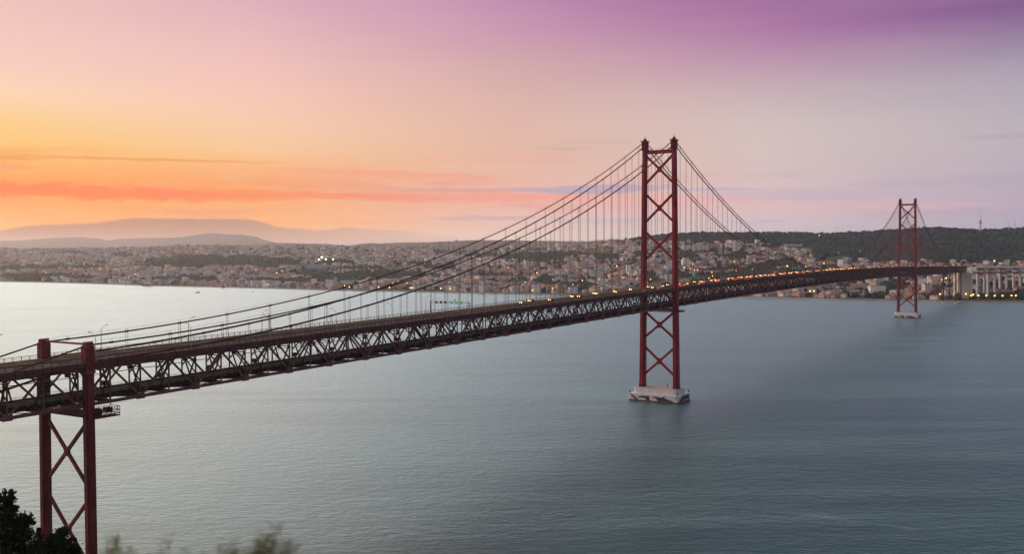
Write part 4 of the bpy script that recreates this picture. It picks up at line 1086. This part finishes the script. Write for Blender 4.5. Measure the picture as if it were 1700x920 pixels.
# ------------------------------------------------------------------ the city
VEG = [(370,436,125,9),(300,441,60,7),(450,441,50,6),(330,430,60,4),(640,459,75,7),(560,463,50,5),(470,469,90,3.5),(70,462,80,5),(300,466,60,3),(880,430,52,8),(930,424,40,4),(1010,428,25,5),(1065,425,12,5),
       (1240,452,60,9),(1190,463,70,8),(1300,440,25,7),(1330,455,45,6),(1480,482,18,9),(1380,470,40,5),(1500,476,12,8),(903,470,14,9),(960,478,30,4),(1085,465,12,10),(690,441,30,4),(120,421,25,3),(200,425,22,3),
       (560,437,35,3),(600,447,40,2.5),(1140,428,20,5),(1230,427,20,6),(730,446,24,4),(800,425,30,3),(520,457,30,4),(1420,460,60,5),(1530,462,15,5),(40,447,60,4),(130,445,40,3)]
WOODROW = I([(-1500,300),(1040,300),(1045,401),(1100,403),(1132,405),(1200,404),(1245,403),(1345,410),(1352,436),(1500,439),(1560,437),(1600,436),(1620,440),(1700,443),(3000,443)])
def vegmask(px, row):
    v = np.zeros(px.shape)
    for cx, cy, rx, ry in VEG: v = np.maximum(v, 1.5-((px-cx)/rx)**2-((row-cy)/ry)**2)
    v = v+(fbm(px/9, row/3, 30)-0.47)*1.5
    return (v > 0.35) | (row < WOODROW(px)+(fbm(px/10, 0*px, 31)-0.5)*5)
def rowof(px, d, z): 
    u = (px-850)/FPX; P = np.stack([CX+d*(F0[0]+u*R0[0]), CY+d*(F0[1]+u*R0[1]), z], -1)
    q = P-CAM; zz = q@Fv; return 460-FPX*(q@Uv)/zz
def sample(n, lo, hi, pw=1.0, extra=200):
    px = rng.uniform(lo, hi, n); D = SHORE(px)+35; R = RIDGE(px)+extra; u = rng.uniform(0, 1, n)
    d = D*(R/D)**(u**pw); return px, d
n = 26000
px, d = sample(n, -160, 1860, 1.15); z = TH(px, d); row = rowof(px, d, z)
ok = ~vegmask(px, row)
# leave room round the landmarks
for cx, cy, lab, a, b, rt, rb in LMK:
    ok &= ~((px > a-1.0) & (px < b+1.0) & (row > rt+1) & (row < rb+6.5))
ok &= ~((px > 1573) & (px < 1720) & (d < 2420)); ok &= ~((px > 1366) & (px < 1416) & (row > 424) & (row < 437))
ok &= ~((px > 240) & (px < 255) & (row > 470))
# thin out: streets and gaps
ok &= fbm(px/16, d/90, 50) > 0.36
ok &= (rng.uniform(0, 1, n) < np.where(px > 1340, 0.8, 1))
px, d, z, row = px[ok], d[ok], z[ok], row[ok]
# reject overlaps with a coarse hash
order = np.argsort(d); keep = []; cells = {}
for i in order:
    X, Y, _ = wp(px[i], d[i]); c = (int(X//18), int(Y//18))
    if c in cells: continue
    cells[c] = 1; keep.append(i)
keep = np.array(keep); px, d, z, row = px[keep], d[keep], z[keep], row[keep]
n = len(px); print('buildings', n)
zone = fbm(px/50, row/14, 70)
big = (rng.uniform(0, 1, n) < np.where(zone > 0.5, 0.50, 0.16)) & (d > 2200)
ang = RZ+(np.floor(fbm(px/60, d/500, 77)*9)*0.35)+rng.normal(0, 0.05, n)
wall_names = ['white', 'cream', 'ochre', 'pink', 'grey', 'pale blue']
wcum = np.cumsum([0.52, 0.22, 0.05, 0.08, 0.08, 0.05])
wi = np.minimum(np.searchsorted(wcum, rng.uniform(0, 1, n)), 5)
SH = {'house': [(12, 10, 5.5, 'hip'), (17, 11, 7, 'gable'), (30, 10, 6, 'gable'), (13, 12, 8, 'hip')],
      'apartment': [(20, 14, 12, 'flat'), (36, 13, 13, 'flat'), (17, 16, 18, 'flat'), (27, 14, 10.5, 'hip')]}
sh = rng.integers(0, 4, n)
# landmark phrases for the labels
REF = [(247,462,'the stone monument'),(163,424,'the tall western slab tower'),(224,426,'the domed church'),(440,457,'the monastery tower'),(545,440,'the stadium'),(618,472,'the white round tanks'),(668,475,'the glowing power hall'),
       (755,408,'the row of slab towers'),(887,406,'the cream high-rise cluster'),(995,417,'the floodlit palace'),(989,456,'the tallest grey apartment block'),(818,450,'the long cream warehouse'),(840,462,'the long rope-works'),(945,477,'the long quay building'),
       (1051,440,'the white water tower'),(1095,470,'the nearer bridge tower'),(1163,411,'the long white slab'),(1180,453,'the long white hall'),(1270,406,'the low white terrace'),(1303,420,'the turquoise pavilion'),(1372,437,'the red-roofed hall'),(1396,420,'the lone cream villa'),
       (1356,482,'the long riverside shed'),(1422,476,'the brown-roofed riverside hall'),(1456,483,'the white riverside apartments'),(1507,480,'the far bridge tower'),(1554,482,'the brown-red riverside block'),(1625,481,'the blue-grey hangar'),(1660,460,'the concrete viaduct'),(1210,443,'the long cream hall'),(60,440,'the western edge of the city'),(340,436,'the dark wooded hill'),(135,466,'the pale blue waterfront shed')]
ORD = ['nearest', 'second nearest', 'third nearest', 'fourth nearest', 'fifth nearest', 'sixth nearest', 'seventh nearest', 'eighth nearest', 'ninth nearest', 'tenth nearest', 'eleventh nearest', 'twelfth nearest', 'thirteenth nearest', 'fourteenth nearest']
def direc(dx, dy):
    if abs(dy)*3.5 > abs(dx): return 'above' if dy < 0 else 'below'
    return 'right of' if dx > 0 else 'left of'
def relabel(objs):
    """objs: list of (obj, px, row, phrase). Gives each a label against the landmark beside it"""
    G = {}
    for o, p, r, ph in objs:
        best = min(REF, key=lambda q: (q[0]-p)**2+((q[1]-r)*3)**2)
        G.setdefault((ph, best[2], direc(p-best[0], r-best[1])), []).append(((p-best[0])**2+((r-best[1])*3)**2, o))
    for (ph, nm, dr), L_ in G.items():
        L_.sort(key=lambda q: q[0])
        for i, (_, o) in enumerate(L_):
            o['label'] = ('%s %s %s' % (ph, dr, nm)) if len(L_) == 1 else ('%s %s %s, %s' % (ph, dr, nm, ORD[min(i, 13)]))
protos = {}
def proto(kind, s_, wl):
    key = (kind, s_, wl)
    if key not in protos:
        w_, d_, h_, rk = SH[kind][s_]
        k = MB(); k.box((0, 0, h_/2-2), (w_, d_, h_+4))
        me1 = k.build('tmp', M['w_'+wl]); r = roof_mesh(w_, d_, h_, rk).build('tmp', M['roof_grey'] if rk == 'flat' else (M['roof_red'] if s_ % 2 else M['roof_brown']))
        protos[key] = (me1.data, r.data); bpy.data.objects.remove(me1); bpy.data.objects.remove(r)
    return protos[key]
cnt = {'house': 0, 'apartment': 0}; indiv = np.zeros(n, bool); lablist = []
inview = (px > 2) & (px < 1698) & ~((px > 1000) & (px < 1002))
words = {'house': ['small %s house', '%s two-storey house', 'long low %s house', '%s three-storey house'], 'apartment': ['%s apartment block', 'long %s apartment block', 'tall %s apartment block', 'tile-roofed %s apartment block']}
# vary which ones are individual: largest in the picture first
for i in np.argsort(d-(np.where(big, 600, 0))):
    kind = 'apartment' if big[i] else 'house'
    if cnt[kind] >= 290 or not inview[i]: continue
    cnt[kind] += 1; indiv[i] = True
    me, mr_ = proto(kind, int(sh[i]), wall_names[wi[i]])
    nm = 'apartment_building' if kind == 'apartment' else 'house'
    o = bpy.data.objects.new(nm, me); COL.objects.link(o); X, Y, _ = wp(px[i], d[i]); o.location = (X, Y, z[i]); o.rotation_euler = (0, 0, ang[i])
    sc = float(rng.uniform(0.85, 1.2)); o.scale = (sc, sc, float(rng.uniform(0.85, 1.25)))
    r = bpy.data.objects.new('roof', mr_); COL.objects.link(r); r.parent = o
    tagp(o, None, 'apartment building' if kind == 'apartment' else 'house', 'apartment blocks across the river' if kind == 'apartment' else 'houses on the slopes across the river')
    lablist.append((o, px[i], row[i]-2, words[kind][int(sh[i])] % wall_names[wi[i]]))
relabel(lablist)
# the rest of the city as one mass
V = []; Fq = []; MI = []; wm = [M['w_'+q] for q in wall_names]+[M['roof_red'], M['roof_brown'], M['roof_grey']]
# geometry is in world space here, so walls of the mass use position-based window rows
def masswall(name, color):
    m_, b, t = bsdf('far_wall_'+name, color, 0.85); g = t.n.new('ShaderNodeNewGeometry'); P = g.outputs['Position']
    v = t.n.new('ShaderNodeTexVoronoi'); v.feature = 'F1'; t.put(v.inputs['Vector'], t.vm('MULTIPLY', P, (0.22, 0.22, 0.33))); v.inputs['Scale'].default_value = 1.0
    N = t.sep(g.outputs['Normal']); win = t.m('MULTIPLY', t.m('LESS_THAN', v.outputs['Distance'], 0.34), t.m('LESS_THAN', t.m('ABSOLUTE', N[2]), 0.3))
    nn = t.noise(P, 0.05, 3); c = tuple(color)
    base = t.ramp(nn, [(0.3, tuple(x*0.72 for x in c)), (0.7, tuple(min(.85, x*1.15) for x in c))])
    t.put(b.inputs['Base Color'], t.mix(t.m('MULTIPLY', win, 0.75), base, (0.06, 0.06, 0.07, 1))); return m_
wm[:6] = [masswall(q.replace(' ', '_'), WALLC[q]) for q in wall_names]
for i in range(n):
    if indiv[i]: continue
    kind = 'apartment' if big[i] else 'house'; w_, d_, h_, rk = SH[kind][sh[i]]
    f = rng.uniform(0.8, 1.3); w_ *= f; d_ *= f; h_ *= rng.uniform(0.75, 1.3)
    if d[i] > 4500: w_ *= 1.2; d_ *= 1.1
    X, Y, _ = wp(px[i], d[i]); cs, sn = math.cos(ang[i]), math.sin(ang[i]); b0 = len(V); a, b = w_/2, d_/2
    zz = z[i]-4
    for hz_ in (zz, z[i]+h_):
        for x, y in ((-a, -b), (a, -b), (a, b), (-a, b)): V.append((X+x*cs-y*sn, Y+x*sn+y*cs, hz_))
    for q in ((0, 1, 5, 4), (1, 2, 6, 5), (2, 3, 7, 6), (3, 0, 4, 7)): Fq.append(tuple(k+b0 for k in q)); MI.append(int(wi[i]))
    if rk == 'flat': Fq.append((b0+4, b0+5, b0+6, b0+7)); MI.append(8)
    else:
        rh = min(w_, d_)*0.3; r = max(0.5, a-b) if rk == 'hip' else a
        V.append((X-r*cs, Y-r*sn, z[i]+h_+rh)); V.append((X+r*cs, Y+r*sn, z[i]+h_+rh)); mi_ = 6 if rng.uniform() < 0.72 else 7
        Fq += [(b0+4, b0+5, b0+9, b0+8), (b0+6, b0+7, b0+8, b0+9)]; MI += [mi_, mi_]
        Fq += [(b0+5, b0+6, b0+9, b0+9), (b0+7, b0+4, b0+8, b0+8)]; MI += [mi_, mi_]
me = bpy.data.meshes.new('city_buildings'); me.from_pydata(V, [], [q if q[2] != q[3] else q[:3] for q in Fq])
for q in wm: me.materials.append(q)
me.polygons.foreach_set('material_index', MI); me.update()
cb = bpy.data.objects.new('city_buildings', me); COL.objects.link(cb); cb['kind'] = 'stuff'; cb['label'] = 'dense mass of pale houses with red roofs covering the hills across the river'

# ---- trees of the far shore
t0 = (1+5**.5)/2
ICO = np.array([(-1, t0, 0), (1, t0, 0), (-1, -t0, 0), (1, -t0, 0), (0, -1, t0), (0, 1, t0), (0, -1, -t0), (0, 1, -t0), (t0, 0, -1), (t0, 0, 1), (-t0, 0, -1), (-t0, 0, 1)])/math.sqrt(1+t0*t0)
ICF = np.array([(0,11,5),(0,5,1),(0,1,7),(0,7,10),(0,10,11),(1,5,9),(5,11,4),(11,10,2),(10,7,6),(7,1,8),(3,9,4),(3,4,2),(3,2,6),(3,6,8),(3,8,9),(4,9,5),(2,4,11),(6,2,10),(8,6,7),(9,8,1)])
def clumps(name, px, d, r, mat, label, sink=0.25):
    n = len(px); z = TH(px, d); u = (px-850)/FPX
    C = np.stack([CX+d*(F0[0]+u*R0[0]), CY+d*(F0[1]+u*R0[1]), z], 1)
    sc = np.stack([r*rng.uniform(.8, 1.25, n), r*rng.uniform(.8, 1.25, n), r*rng.uniform(.7, 1.3, n)], 1)
    V = ICO[None]*sc[:, None]*rng.uniform(0.7, 1.25, (n, 12, 1))+C[:, None]; V[:, :, 2] += (r*(1-sink))[:, None]
    F = ICF[None]+(np.arange(n)*12)[:, None, None]
    return bigmesh(name, V.reshape(-1, 3), F.reshape(-1, 3), [mat], kind='stuff', label=label)
px, d = sample(52000, -160, 1900, 0.95, 350); row = rowof(px, d, TH(px, d)); vm = vegmask(px, row)
wd = (row < WOODROW(px)) & vm
ww = wd & (rng.uniform(0, 1, len(px)) < 1.0) & ~((px > 1368) & (px < 1414) & (row > 426) & (row < 436))
clumps('woods', px[ww], d[ww], rng.uniform(4.5, 9.5, ww.sum()), M['wood'], 'dark green woods covering the long ridge above the city')
cw = (vm & ~wd & (rng.uniform(0, 1, len(px)) < 0.8)) | (~vm & (rng.uniform(0, 1, len(px)) < 0.085))
clumps('tree_cover', px[cw], d[cw], rng.uniform(4.5, 9.0, cw.sum()), M['leaf_city'], 'dark tree masses between the houses across the river')

def far_tree(seed, kind):
    r_ = random.Random(seed); o = empty('tree'); k = MB()
    H = {'round': 11, 'tall': 15, 'umbrella': 12}[kind]
    k.tube([(0, 0, -2), (0.2, 0, H*0.35), (0, 0.2, H*0.7)], [0.5, 0.35, 0.15], 6)
    for i in range(4): a = i*1.6; k.tube([(0, 0, H*0.4), (math.cos(a)*2, math.sin(a)*2, H*0.65)], [0.2, 0.08], 4)
    k.build('trunk', M['bark'], o)
    k = MB()
    for i in range(260):
        while True:
            p = np.array([r_.uniform(-1, 1) for _ in range(3)])
            if 0.25 < np.linalg.norm(p) < 1: break
        sc = {'round': (4.6, 4.6, 4.2), 'tall': (2.4, 2.4, 6.5), 'umbrella': (6, 6, 2.4)}[kind]
        c = p*sc*(0.8+0.25*math.sin(p[0]*7+p[1]*5+seed)); c[2] += H*0.66; s_ = r_.uniform(.5, 1.1)
        a = np.array([r_.gauss(0, 1) for _ in range(3)]); a /= np.linalg.norm(a); b = np.cross(a, (0.3, 0.5, 0.8)); b /= np.linalg.norm(b)
        k.add([c-a*s_, c-b*s_, c+a*s_, c+b*s_], [(0, 1, 2, 3)])
    k.build('crown', M['leaf_city'], o); return o
TP = [(far_tree(i, kd), kd) for i, kd in enumerate(('round', 'round', 'tall', 'umbrella'))]
used = [False]*4; spots = []
for p0, p1, r0, r1, nn in ((5, 130, 466, 469, 14), (400, 560, 470, 476, 22), (1140, 1330, 455, 485, 34), (1330, 1480, 484, 492, 22), (1478, 1492, 470, 492, 8), (1515, 1535, 480, 492, 7), (890, 920, 463, 478, 9), (1640, 1698, 470, 488, 12), (700, 900, 470, 484, 16), (920, 1060, 455, 484, 16), (560, 700, 455, 465, 16), (1130, 1300, 425, 445, 14)):
    for _ in range(nn): spots.append((random.uniform(p0, p1), random.uniform(r0, r1)))
tl = []
for p, r in spots:
    d_, c = grounded(p, r); j = random.choice((0, 0, 1, 1, 2, 3)); o = TP[j][0]
    if used[j]: o = dup(o)
    used[j] = True; o.location = c; o.rotation_euler = (0, 0, random.uniform(0, 6)); s_ = random.uniform(0.75, 1.25); o.scale = (s_, s_, s_)
    tagp(o, None, 'tree', 'single trees on the far shore')
    tl.append((o, p, r-3, {'round': 'round-crowned dark tree', 'tall': 'tall narrow dark tree', 'umbrella': 'flat-topped pine'}[TP[j][1]]))
relabel(tl)

# ---- lit street lamps of the far shore
def city_lamp(mat, hr, H):
    o = empty('street_lamp'); k = MB(); k.tube([(0, 0, -1), (0, 0, H)], [0.18, 0.12], 5); k.build('pole', M['galv'], o)
    k = MB(); k.loft([[(hr*q*math.cos(t), hr*q*math.sin(t), H+zz*hr) for t in np.linspace(0, 2*math.pi, 9)[:-1]] for q, zz in ((.4, -.9), (.9, -.45), (1, 0), (.8, .5), (.3, .85))]); k.build('lamp_head', mat, o)
    return o
A_ = city_lamp(M['sodium'], 1.05, 8); B_ = city_lamp(M['sodium2'], 1.5, 10); Fl = city_lamp(M['flood'], 2.6, 26)
ua = ub = uf = False; ll = []
def put(kind, p, r, lift=0):
    global ua, ub, uf
    d_, c = grounded(p, r)
    if kind == 'a': o = dup(A_) if ua else A_; ua = True; ph = 'small glowing orange street lamp'
    elif kind == 'b': o = dup(B_) if ub else B_; ub = True; ph = 'bright orange quay lamp'
    else: o = dup(Fl) if uf else Fl; uf = True; ph = 'tall pale green stadium floodlight'
    o.location = c; tagp(o, None, 'street lamp' if kind != 'f' else 'floodlight', {'a': 'lit street lamps across the river', 'b': 'bright lamps on the quays', 'f': 'stadium floodlights'}[kind]); ll.append((o, p, r-2, ph))
for p in (1625, 1638, 1652, 1665, 1680, 1687): put('b', p, 499.0); 
put('b', 1613, 499); put('b', 1616, 497); put('b', 1604, 496); put('b', 1561, 496)
for p, r in ((1146, 453), (1158, 454), (1210, 454), (1216, 454), (1222, 455), (1233, 454), (1249, 453), (1259, 453), (1182, 458), (1338, 449), (1308, 449), (1396, 490), (1430, 490), (1345, 491), (1322, 491), (1306, 490), (1262, 491), (1275, 491), (1297, 491), (872, 475), (913, 474), (896, 476), (1368, 443), (1579, 410), (1634, 443), (1360, 395), (865, 447), (670, 471), (661, 473), (652, 476), (675, 476), (684, 477), (696, 477), (706, 477), (640, 447), (610, 450)): put('b', p, r)
for p, r in ((530, 437), (541, 437), (553, 437), (534, 433)): put('f', p, r+4)
for p, r in ((519, 444), (524, 444), (530, 444), (536, 444)): put('a', p, r)
for i in range(172):
    p = random.uniform(20, 1690); r = random.uniform(415, 486) if random.random() < .7 else random.uniform(468, 490)
    if p < 400: r = random.uniform(445, 468)
    if p > 1340: r = random.uniform(447, 492)
    if p > 1575: continue
    put('a', p, r)
relabel(ll)

d_, c = grounded(1694, 439)
o = empty('filling_station', tuple(c), RZ, label='filling station with a glowing orange canopy band above the viaduct at the right edge', cat='filling station')
k = MB(); k.box((0, 0, 6.2), (30, 12, 1.2))
for x in (-10, 0, 10): k.box((x, 0, 3), (0.7, 0.7, 6))
k.build('canopy', M['white'], o); k = MB(); k.box((0, -6.2, 6.2), (30, 0.3, 1.6)); k.build('lit_band', emit('orange_sign_light', (1.0, 0.30, 0.04), 2.0), o)
k = MB(); k.box((0, 8, 2), (16, 6, 4)); k.build('kiosk', M['w_white'], o)
for p in (1651, 1664, 1673.5):
    d_, c = grounded(p, 441); put('f', p, 441)
    ll[-1][0]['label'] = 'white road lamp above the viaduct, %s of three in a row' % {1651: 'left', 1664: 'middle', 1673.5: 'right'}[p]
    ll[-1][0]['category'] = 'street lamp'; ll[-1][0]['group'] = 'white road lamps above the viaduct'; ll[-1][0].scale = (0.5, 0.5, 0.5)
# ---- boats
def boat(px, row, label, lit, sc=1.0):
    r = ray(px, row); t_ = -CZ/r[2]; c = CAM+r*t_; o = empty('sailboat', (c[0], c[1], 0), RZ+0.4, label=label, cat='sailboat'); o.scale = (sc,)*3
    k = MB(); k.loft([[(-5, 0, -.4), (-2, -1.1, -.4), (4.6, -1, -.4), (4.6, 1, -.4), (-2, 1.1, -.4)], [(-6.4, 0, 1.3), (-2, -1.7, 1.1), (5, -1.5, 1.1), (5, 1.5, 1.1), (-2, 1.7, 1.1)]]); k.box((1, 0, 1.5), (4, 2, 1.0)); k.build('hull', M['black'] if not lit else M['white'], o)
    k = MB(); k.tube([(-.5, 0, 1), (-.5, 0, 13)], [.12, .07], 6); k.tube([(-.5, 0, 2.2), (4.6, 0, 2.2)], .08, 5); k.build('mast', M['galv'], o)
    k = MB()
    if lit: k.add([(-.3, 0.05, 2.5), (4.4, .5, 2.5), (-.3, .05, 12.4)], [(0, 1, 2)]); k.add([(-.7, 0, 2), (-5.8, .3, 1.5), (-.7, 0, 10.5)], [(0, 1, 2)])
    else: k.tube([(-.3, 0, 2.5), (4.4, 0, 2.5)], .25, 6)
    k.build('sail', M['white'] if not lit else M['roof_red'], o)  # terracotta colour on one boat's sail, white on the others
boat(328, 486.5, 'small dark sailboat with bare mast out on the bright water', False, 1.3)
boat(371, 479, 'small sailboat with an orange sail close to the far shore', True)
boat(420, 485, 'tiny dark boat low on the water right of the sailboats', False, 0.5)
# navigation beacon with a little light
d_, c = grounded(494, 478)
o = empty('beacon', tuple(c), RZ, label='small white-topped harbour beacon on the low quay', cat='beacon'); k = MB(); k.tube([(0, 0, -2), (0, 0, 14)], [2.2, 1.6], 10); k.build('shaft', M['white'], o); k = MB(); k.tube([(0, 0, 14), (0, 0, 17)], [1.9, .4], 10); k.build('lantern', M['roof_red'], o)

# ------------------------------------------------------------------ foreground trees and shrubs
def near_tree(name, base, H, lobes, seed, label, leafn, leaf, mat, clear=0.0):
    r_ = random.Random(seed); o = empty(name, tuple(base), 0, label=label, cat='tree' if 'shrub' not in name else 'shrub'); k = MB()
    top = (0.25, 0.1, H*0.72)
    k.tube([(0, 0, -1.5), (0.15, 0.1, H*0.2), (-0.1, 0, H*0.45), top], [H*.032, H*.026, H*.018, H*.008], 8)
    for (lx, ly, lz, lr) in lobes:
        s0 = max(0.15*H, min(lz-0.25*H, H*0.6)); p0 = np.array((0, 0, s0)); p1 = np.array((lx, ly, lz)); mid = (p0+p1)/2+np.array((0, 0, -0.05*H))
        k.tube([p0, mid, p1], [H*.012, H*.008, H*.003], 5)
        for i in range(5):
            q = p1+np.array([r_.gauss(0, .5) for _ in range(3)])*lr; k.tube([mid*.4+p1*.6, q], [H*.004, H*.0015], 4)
    k.build('trunk', M['bark'], o)
    V = []; F = []
    for (lx, ly, lz, lr) in lobes:
        nc_ = int(20+leafn/60)
        for c in range(nc_):                           # sub-clumps inside each lobe
            v = np.array([r_.gauss(0, 1) for _ in range(3)]); v /= np.linalg.norm(v); rr = lr*(r_.random()**.45)
            cc = np.array((lx, ly, lz))+v*rr*np.array((1, 1, .75)); cr = lr*r_.uniform(.16, .34)
            for _ in range(int(leafn/nc_)):
                p = cc+np.array([r_.gauss(0, .55) for _ in range(3)])*cr
                a = np.array([r_.gauss(0, 1) for _ in range(3)]); a /= np.linalg.norm(a); b = np.cross(a, [r_.gauss(0, 1) for _ in range(3)]); b /= np.linalg.norm(b)+1e-9
                s_ = leaf*r_.uniform(.6, 1.3); i = len(V); V += [p-a*s_, p-b*s_*.45, p+a*s_, p+b*s_*.45]; F.append((i, i+1, i+2, i+3))
    cr = bigmesh('crown', np.array(V), np.array(F), [mat]); cr.parent = o
    return o
def nearbase(px, d): 
    p = wp(px, d); r = math.hypot(p[0]-CX, p[1]-CY); a = math.atan2(p[0]-CX, p[1]-CY); return np.array([p[0], p[1], hillz(r, a)])
def lobes_from(px0, d, pts):
    """crown lobes given as (column, row, radius in px, depth offset) relative to the trunk base"""
    b = nearbase(px0, d); out = []
    for px, row, rp, dd in pts:
        q = wp(px, d+dd); z = zrow(px, row, d+dd); out.append((q[0]-b[0], q[1]-b[1], z-b[2], rp*d/FPX))
    return b, out
b, lo = lobes_from(-10, 72, [(2, 826, 16, 0), (-18, 838, 26, 1), (-2, 862, 24, -1), (22, 868, 19, 0.5), (38, 866, 14, 0), (12, 886, 28, -1), (32, 892, 17, 1), (-20, 880, 36, 0), (-30, 850, 30, 0), (-5, 912, 34, 0), (28, 918, 24, 0), (-45, 900, 40, 1), (46, 914, 12, 0), (10, 845, 11, .5)])
near_tree('pine_tree', b, lo[0][2], lo, 3, 'dark silhouetted tree with spreading clumped crown in the lower left corner', 900, 0.13, M['leaf_dark'])
b, lo = lobes_from(92, 62, [(92, 893, 19, 0), (80, 905, 18, .5), (103, 907, 18, -.5), (90, 922, 28, 0), (112, 922, 14, 0), (72, 922, 14, 0), (97, 884, 9, 0), (120, 914, 6, 0)])
near_tree('small_tree', b, lo[0][2], lo, 5, 'small dark round-crowned tree in front of the near pylon legs', 1000, 0.10, M['leaf_dark'])
b, lo = lobes_from(54, 66, [(56, 890, 8, 0), (50, 902, 9, 0), (60, 905, 8, .4), (57, 880, 4, 0), (53, 918, 14, 0)])
near_tree('feathery_shrub', b, lo[0][2], lo, 8, 'feathery thin-leaved shrub between the two dark trees', 240, 0.10, M['leaf_dark'])

def frond_plant(px, rows, d, seed, label, nst, spread, lean=0.0, ll=0.1, pal='leaf_pale'):
    r_ = random.Random(seed); rows += 7; b = nearbase(px, d); o = empty('hillside_shrub', tuple(b), 0, label=label, cat='shrub', group='soft pale shrubs along the bottom edge')
    ks = MB(); kl = MB(); ztop = zrow(px, rows, d)-b[2]
    for i in range(nst):
        f = r_.uniform(-1, 1); hh = ztop*(1-0.018*abs(f)-r_.uniform(0, .045)); e = R0*(f*spread+lean)+F0*r_.uniform(-.5, .5)*spread
        P = [np.array((e[0]*.15, e[1]*.15, -.1)), np.array((e[0]*.35, e[1]*.35, hh*.5)), np.array((e[0]*.8, e[1]*.8, hh*.9)), np.array((e[0], e[1], hh))]
        ks.tube(P, [.006, .004, .0018, .0007], 4)
        for j in range(46):
            t_ = r_.uniform(0, 1)**.8; base = P[2]*(1-t_)+P[3]*t_ if j % 3 else P[1]*(.35*(1-t_))+P[2]*(1-.35*(1-t_))
            dr = R0*r_.uniform(-1, 1)+F0*r_.uniform(-.6, .6)+np.array((0, 0, r_.uniform(.1, 1.1))); dr /= np.linalg.norm(dr); L_ = ll*r_.uniform(.35, 1.0)*(1.1-.5*t_); sd = np.cross(dr, [r_.gauss(0, 1) for _ in range(3)]); sd /= np.linalg.norm(sd); w_ = L_*.045
            kl.add([base, base+dr*L_*.5+sd*w_, base+dr*L_+np.array((0, 0, -.12*L_)), base+dr*L_*.5-sd*w_], [(0, 1, 2, 3)])
    ks.build('stems', M[pal], o); kl.build('leaves', M[pal], o)
for i, a in enumerate(((190, 873, 3.4, 'wispy grass tuft just right of the near pylon leg', 26, .07, .0, .07), (238, 892, 3.3, 'low pale shrub, second from the pylon leg', 14, .05, .02, .06), (272, 882, 3.3, 'pale fan-leaved sprig right of the low pale shrub', 12, .045, 0, .075),
                       (392, 886, 3.0, 'soft green shrub tip left of the tallest shrub', 22, .06, -.02, .07), (440, 866, 2.9, 'tallest soft green shrub at the bottom edge', 28, .06, .02, .085), (520, 900, 3.2, 'faint low tuft right of the tallest shrub', 14, .08, 0, .05),
                       (570, 896, 3.3, 'faint tuft between two lower tufts', 10, .05, 0, .05), (676, 890, 3.4, 'small isolated tuft farthest right along the bottom edge', 3, .015, 0, .04), (330, 900, 3.4, 'short tuft between the fan-leaved sprig and the green shrub', 10, .05, 0, .05),
                       (214, 898, 3.1, 'low olive tuft between the wispy grass and the low pale shrub', 16, .06, 0, .06), (300, 896, 3.0, 'low olive tuft just right of the fan-leaved sprig', 14, .06, 0, .055), (362, 893, 3.1, 'low leafy tuft left of the two tallest shrubs', 18, .06, 0, .06),
                       (416, 888, 2.9, 'leafy filler between the two tallest shrubs', 22, .05, 0, .075), (474, 892, 3.0, 'olive tuft directly right of the tallest shrub', 16, .06, 0, .06), (610, 903, 3.2, 'very low faint tuft near the isolated tuft', 8, .06, 0, .045))):
    frond_plant(a[0], a[1], a[2], 40+i, a[3], a[4], a[5], a[6], a[7])
print('objects', len(bpy.data.objects))
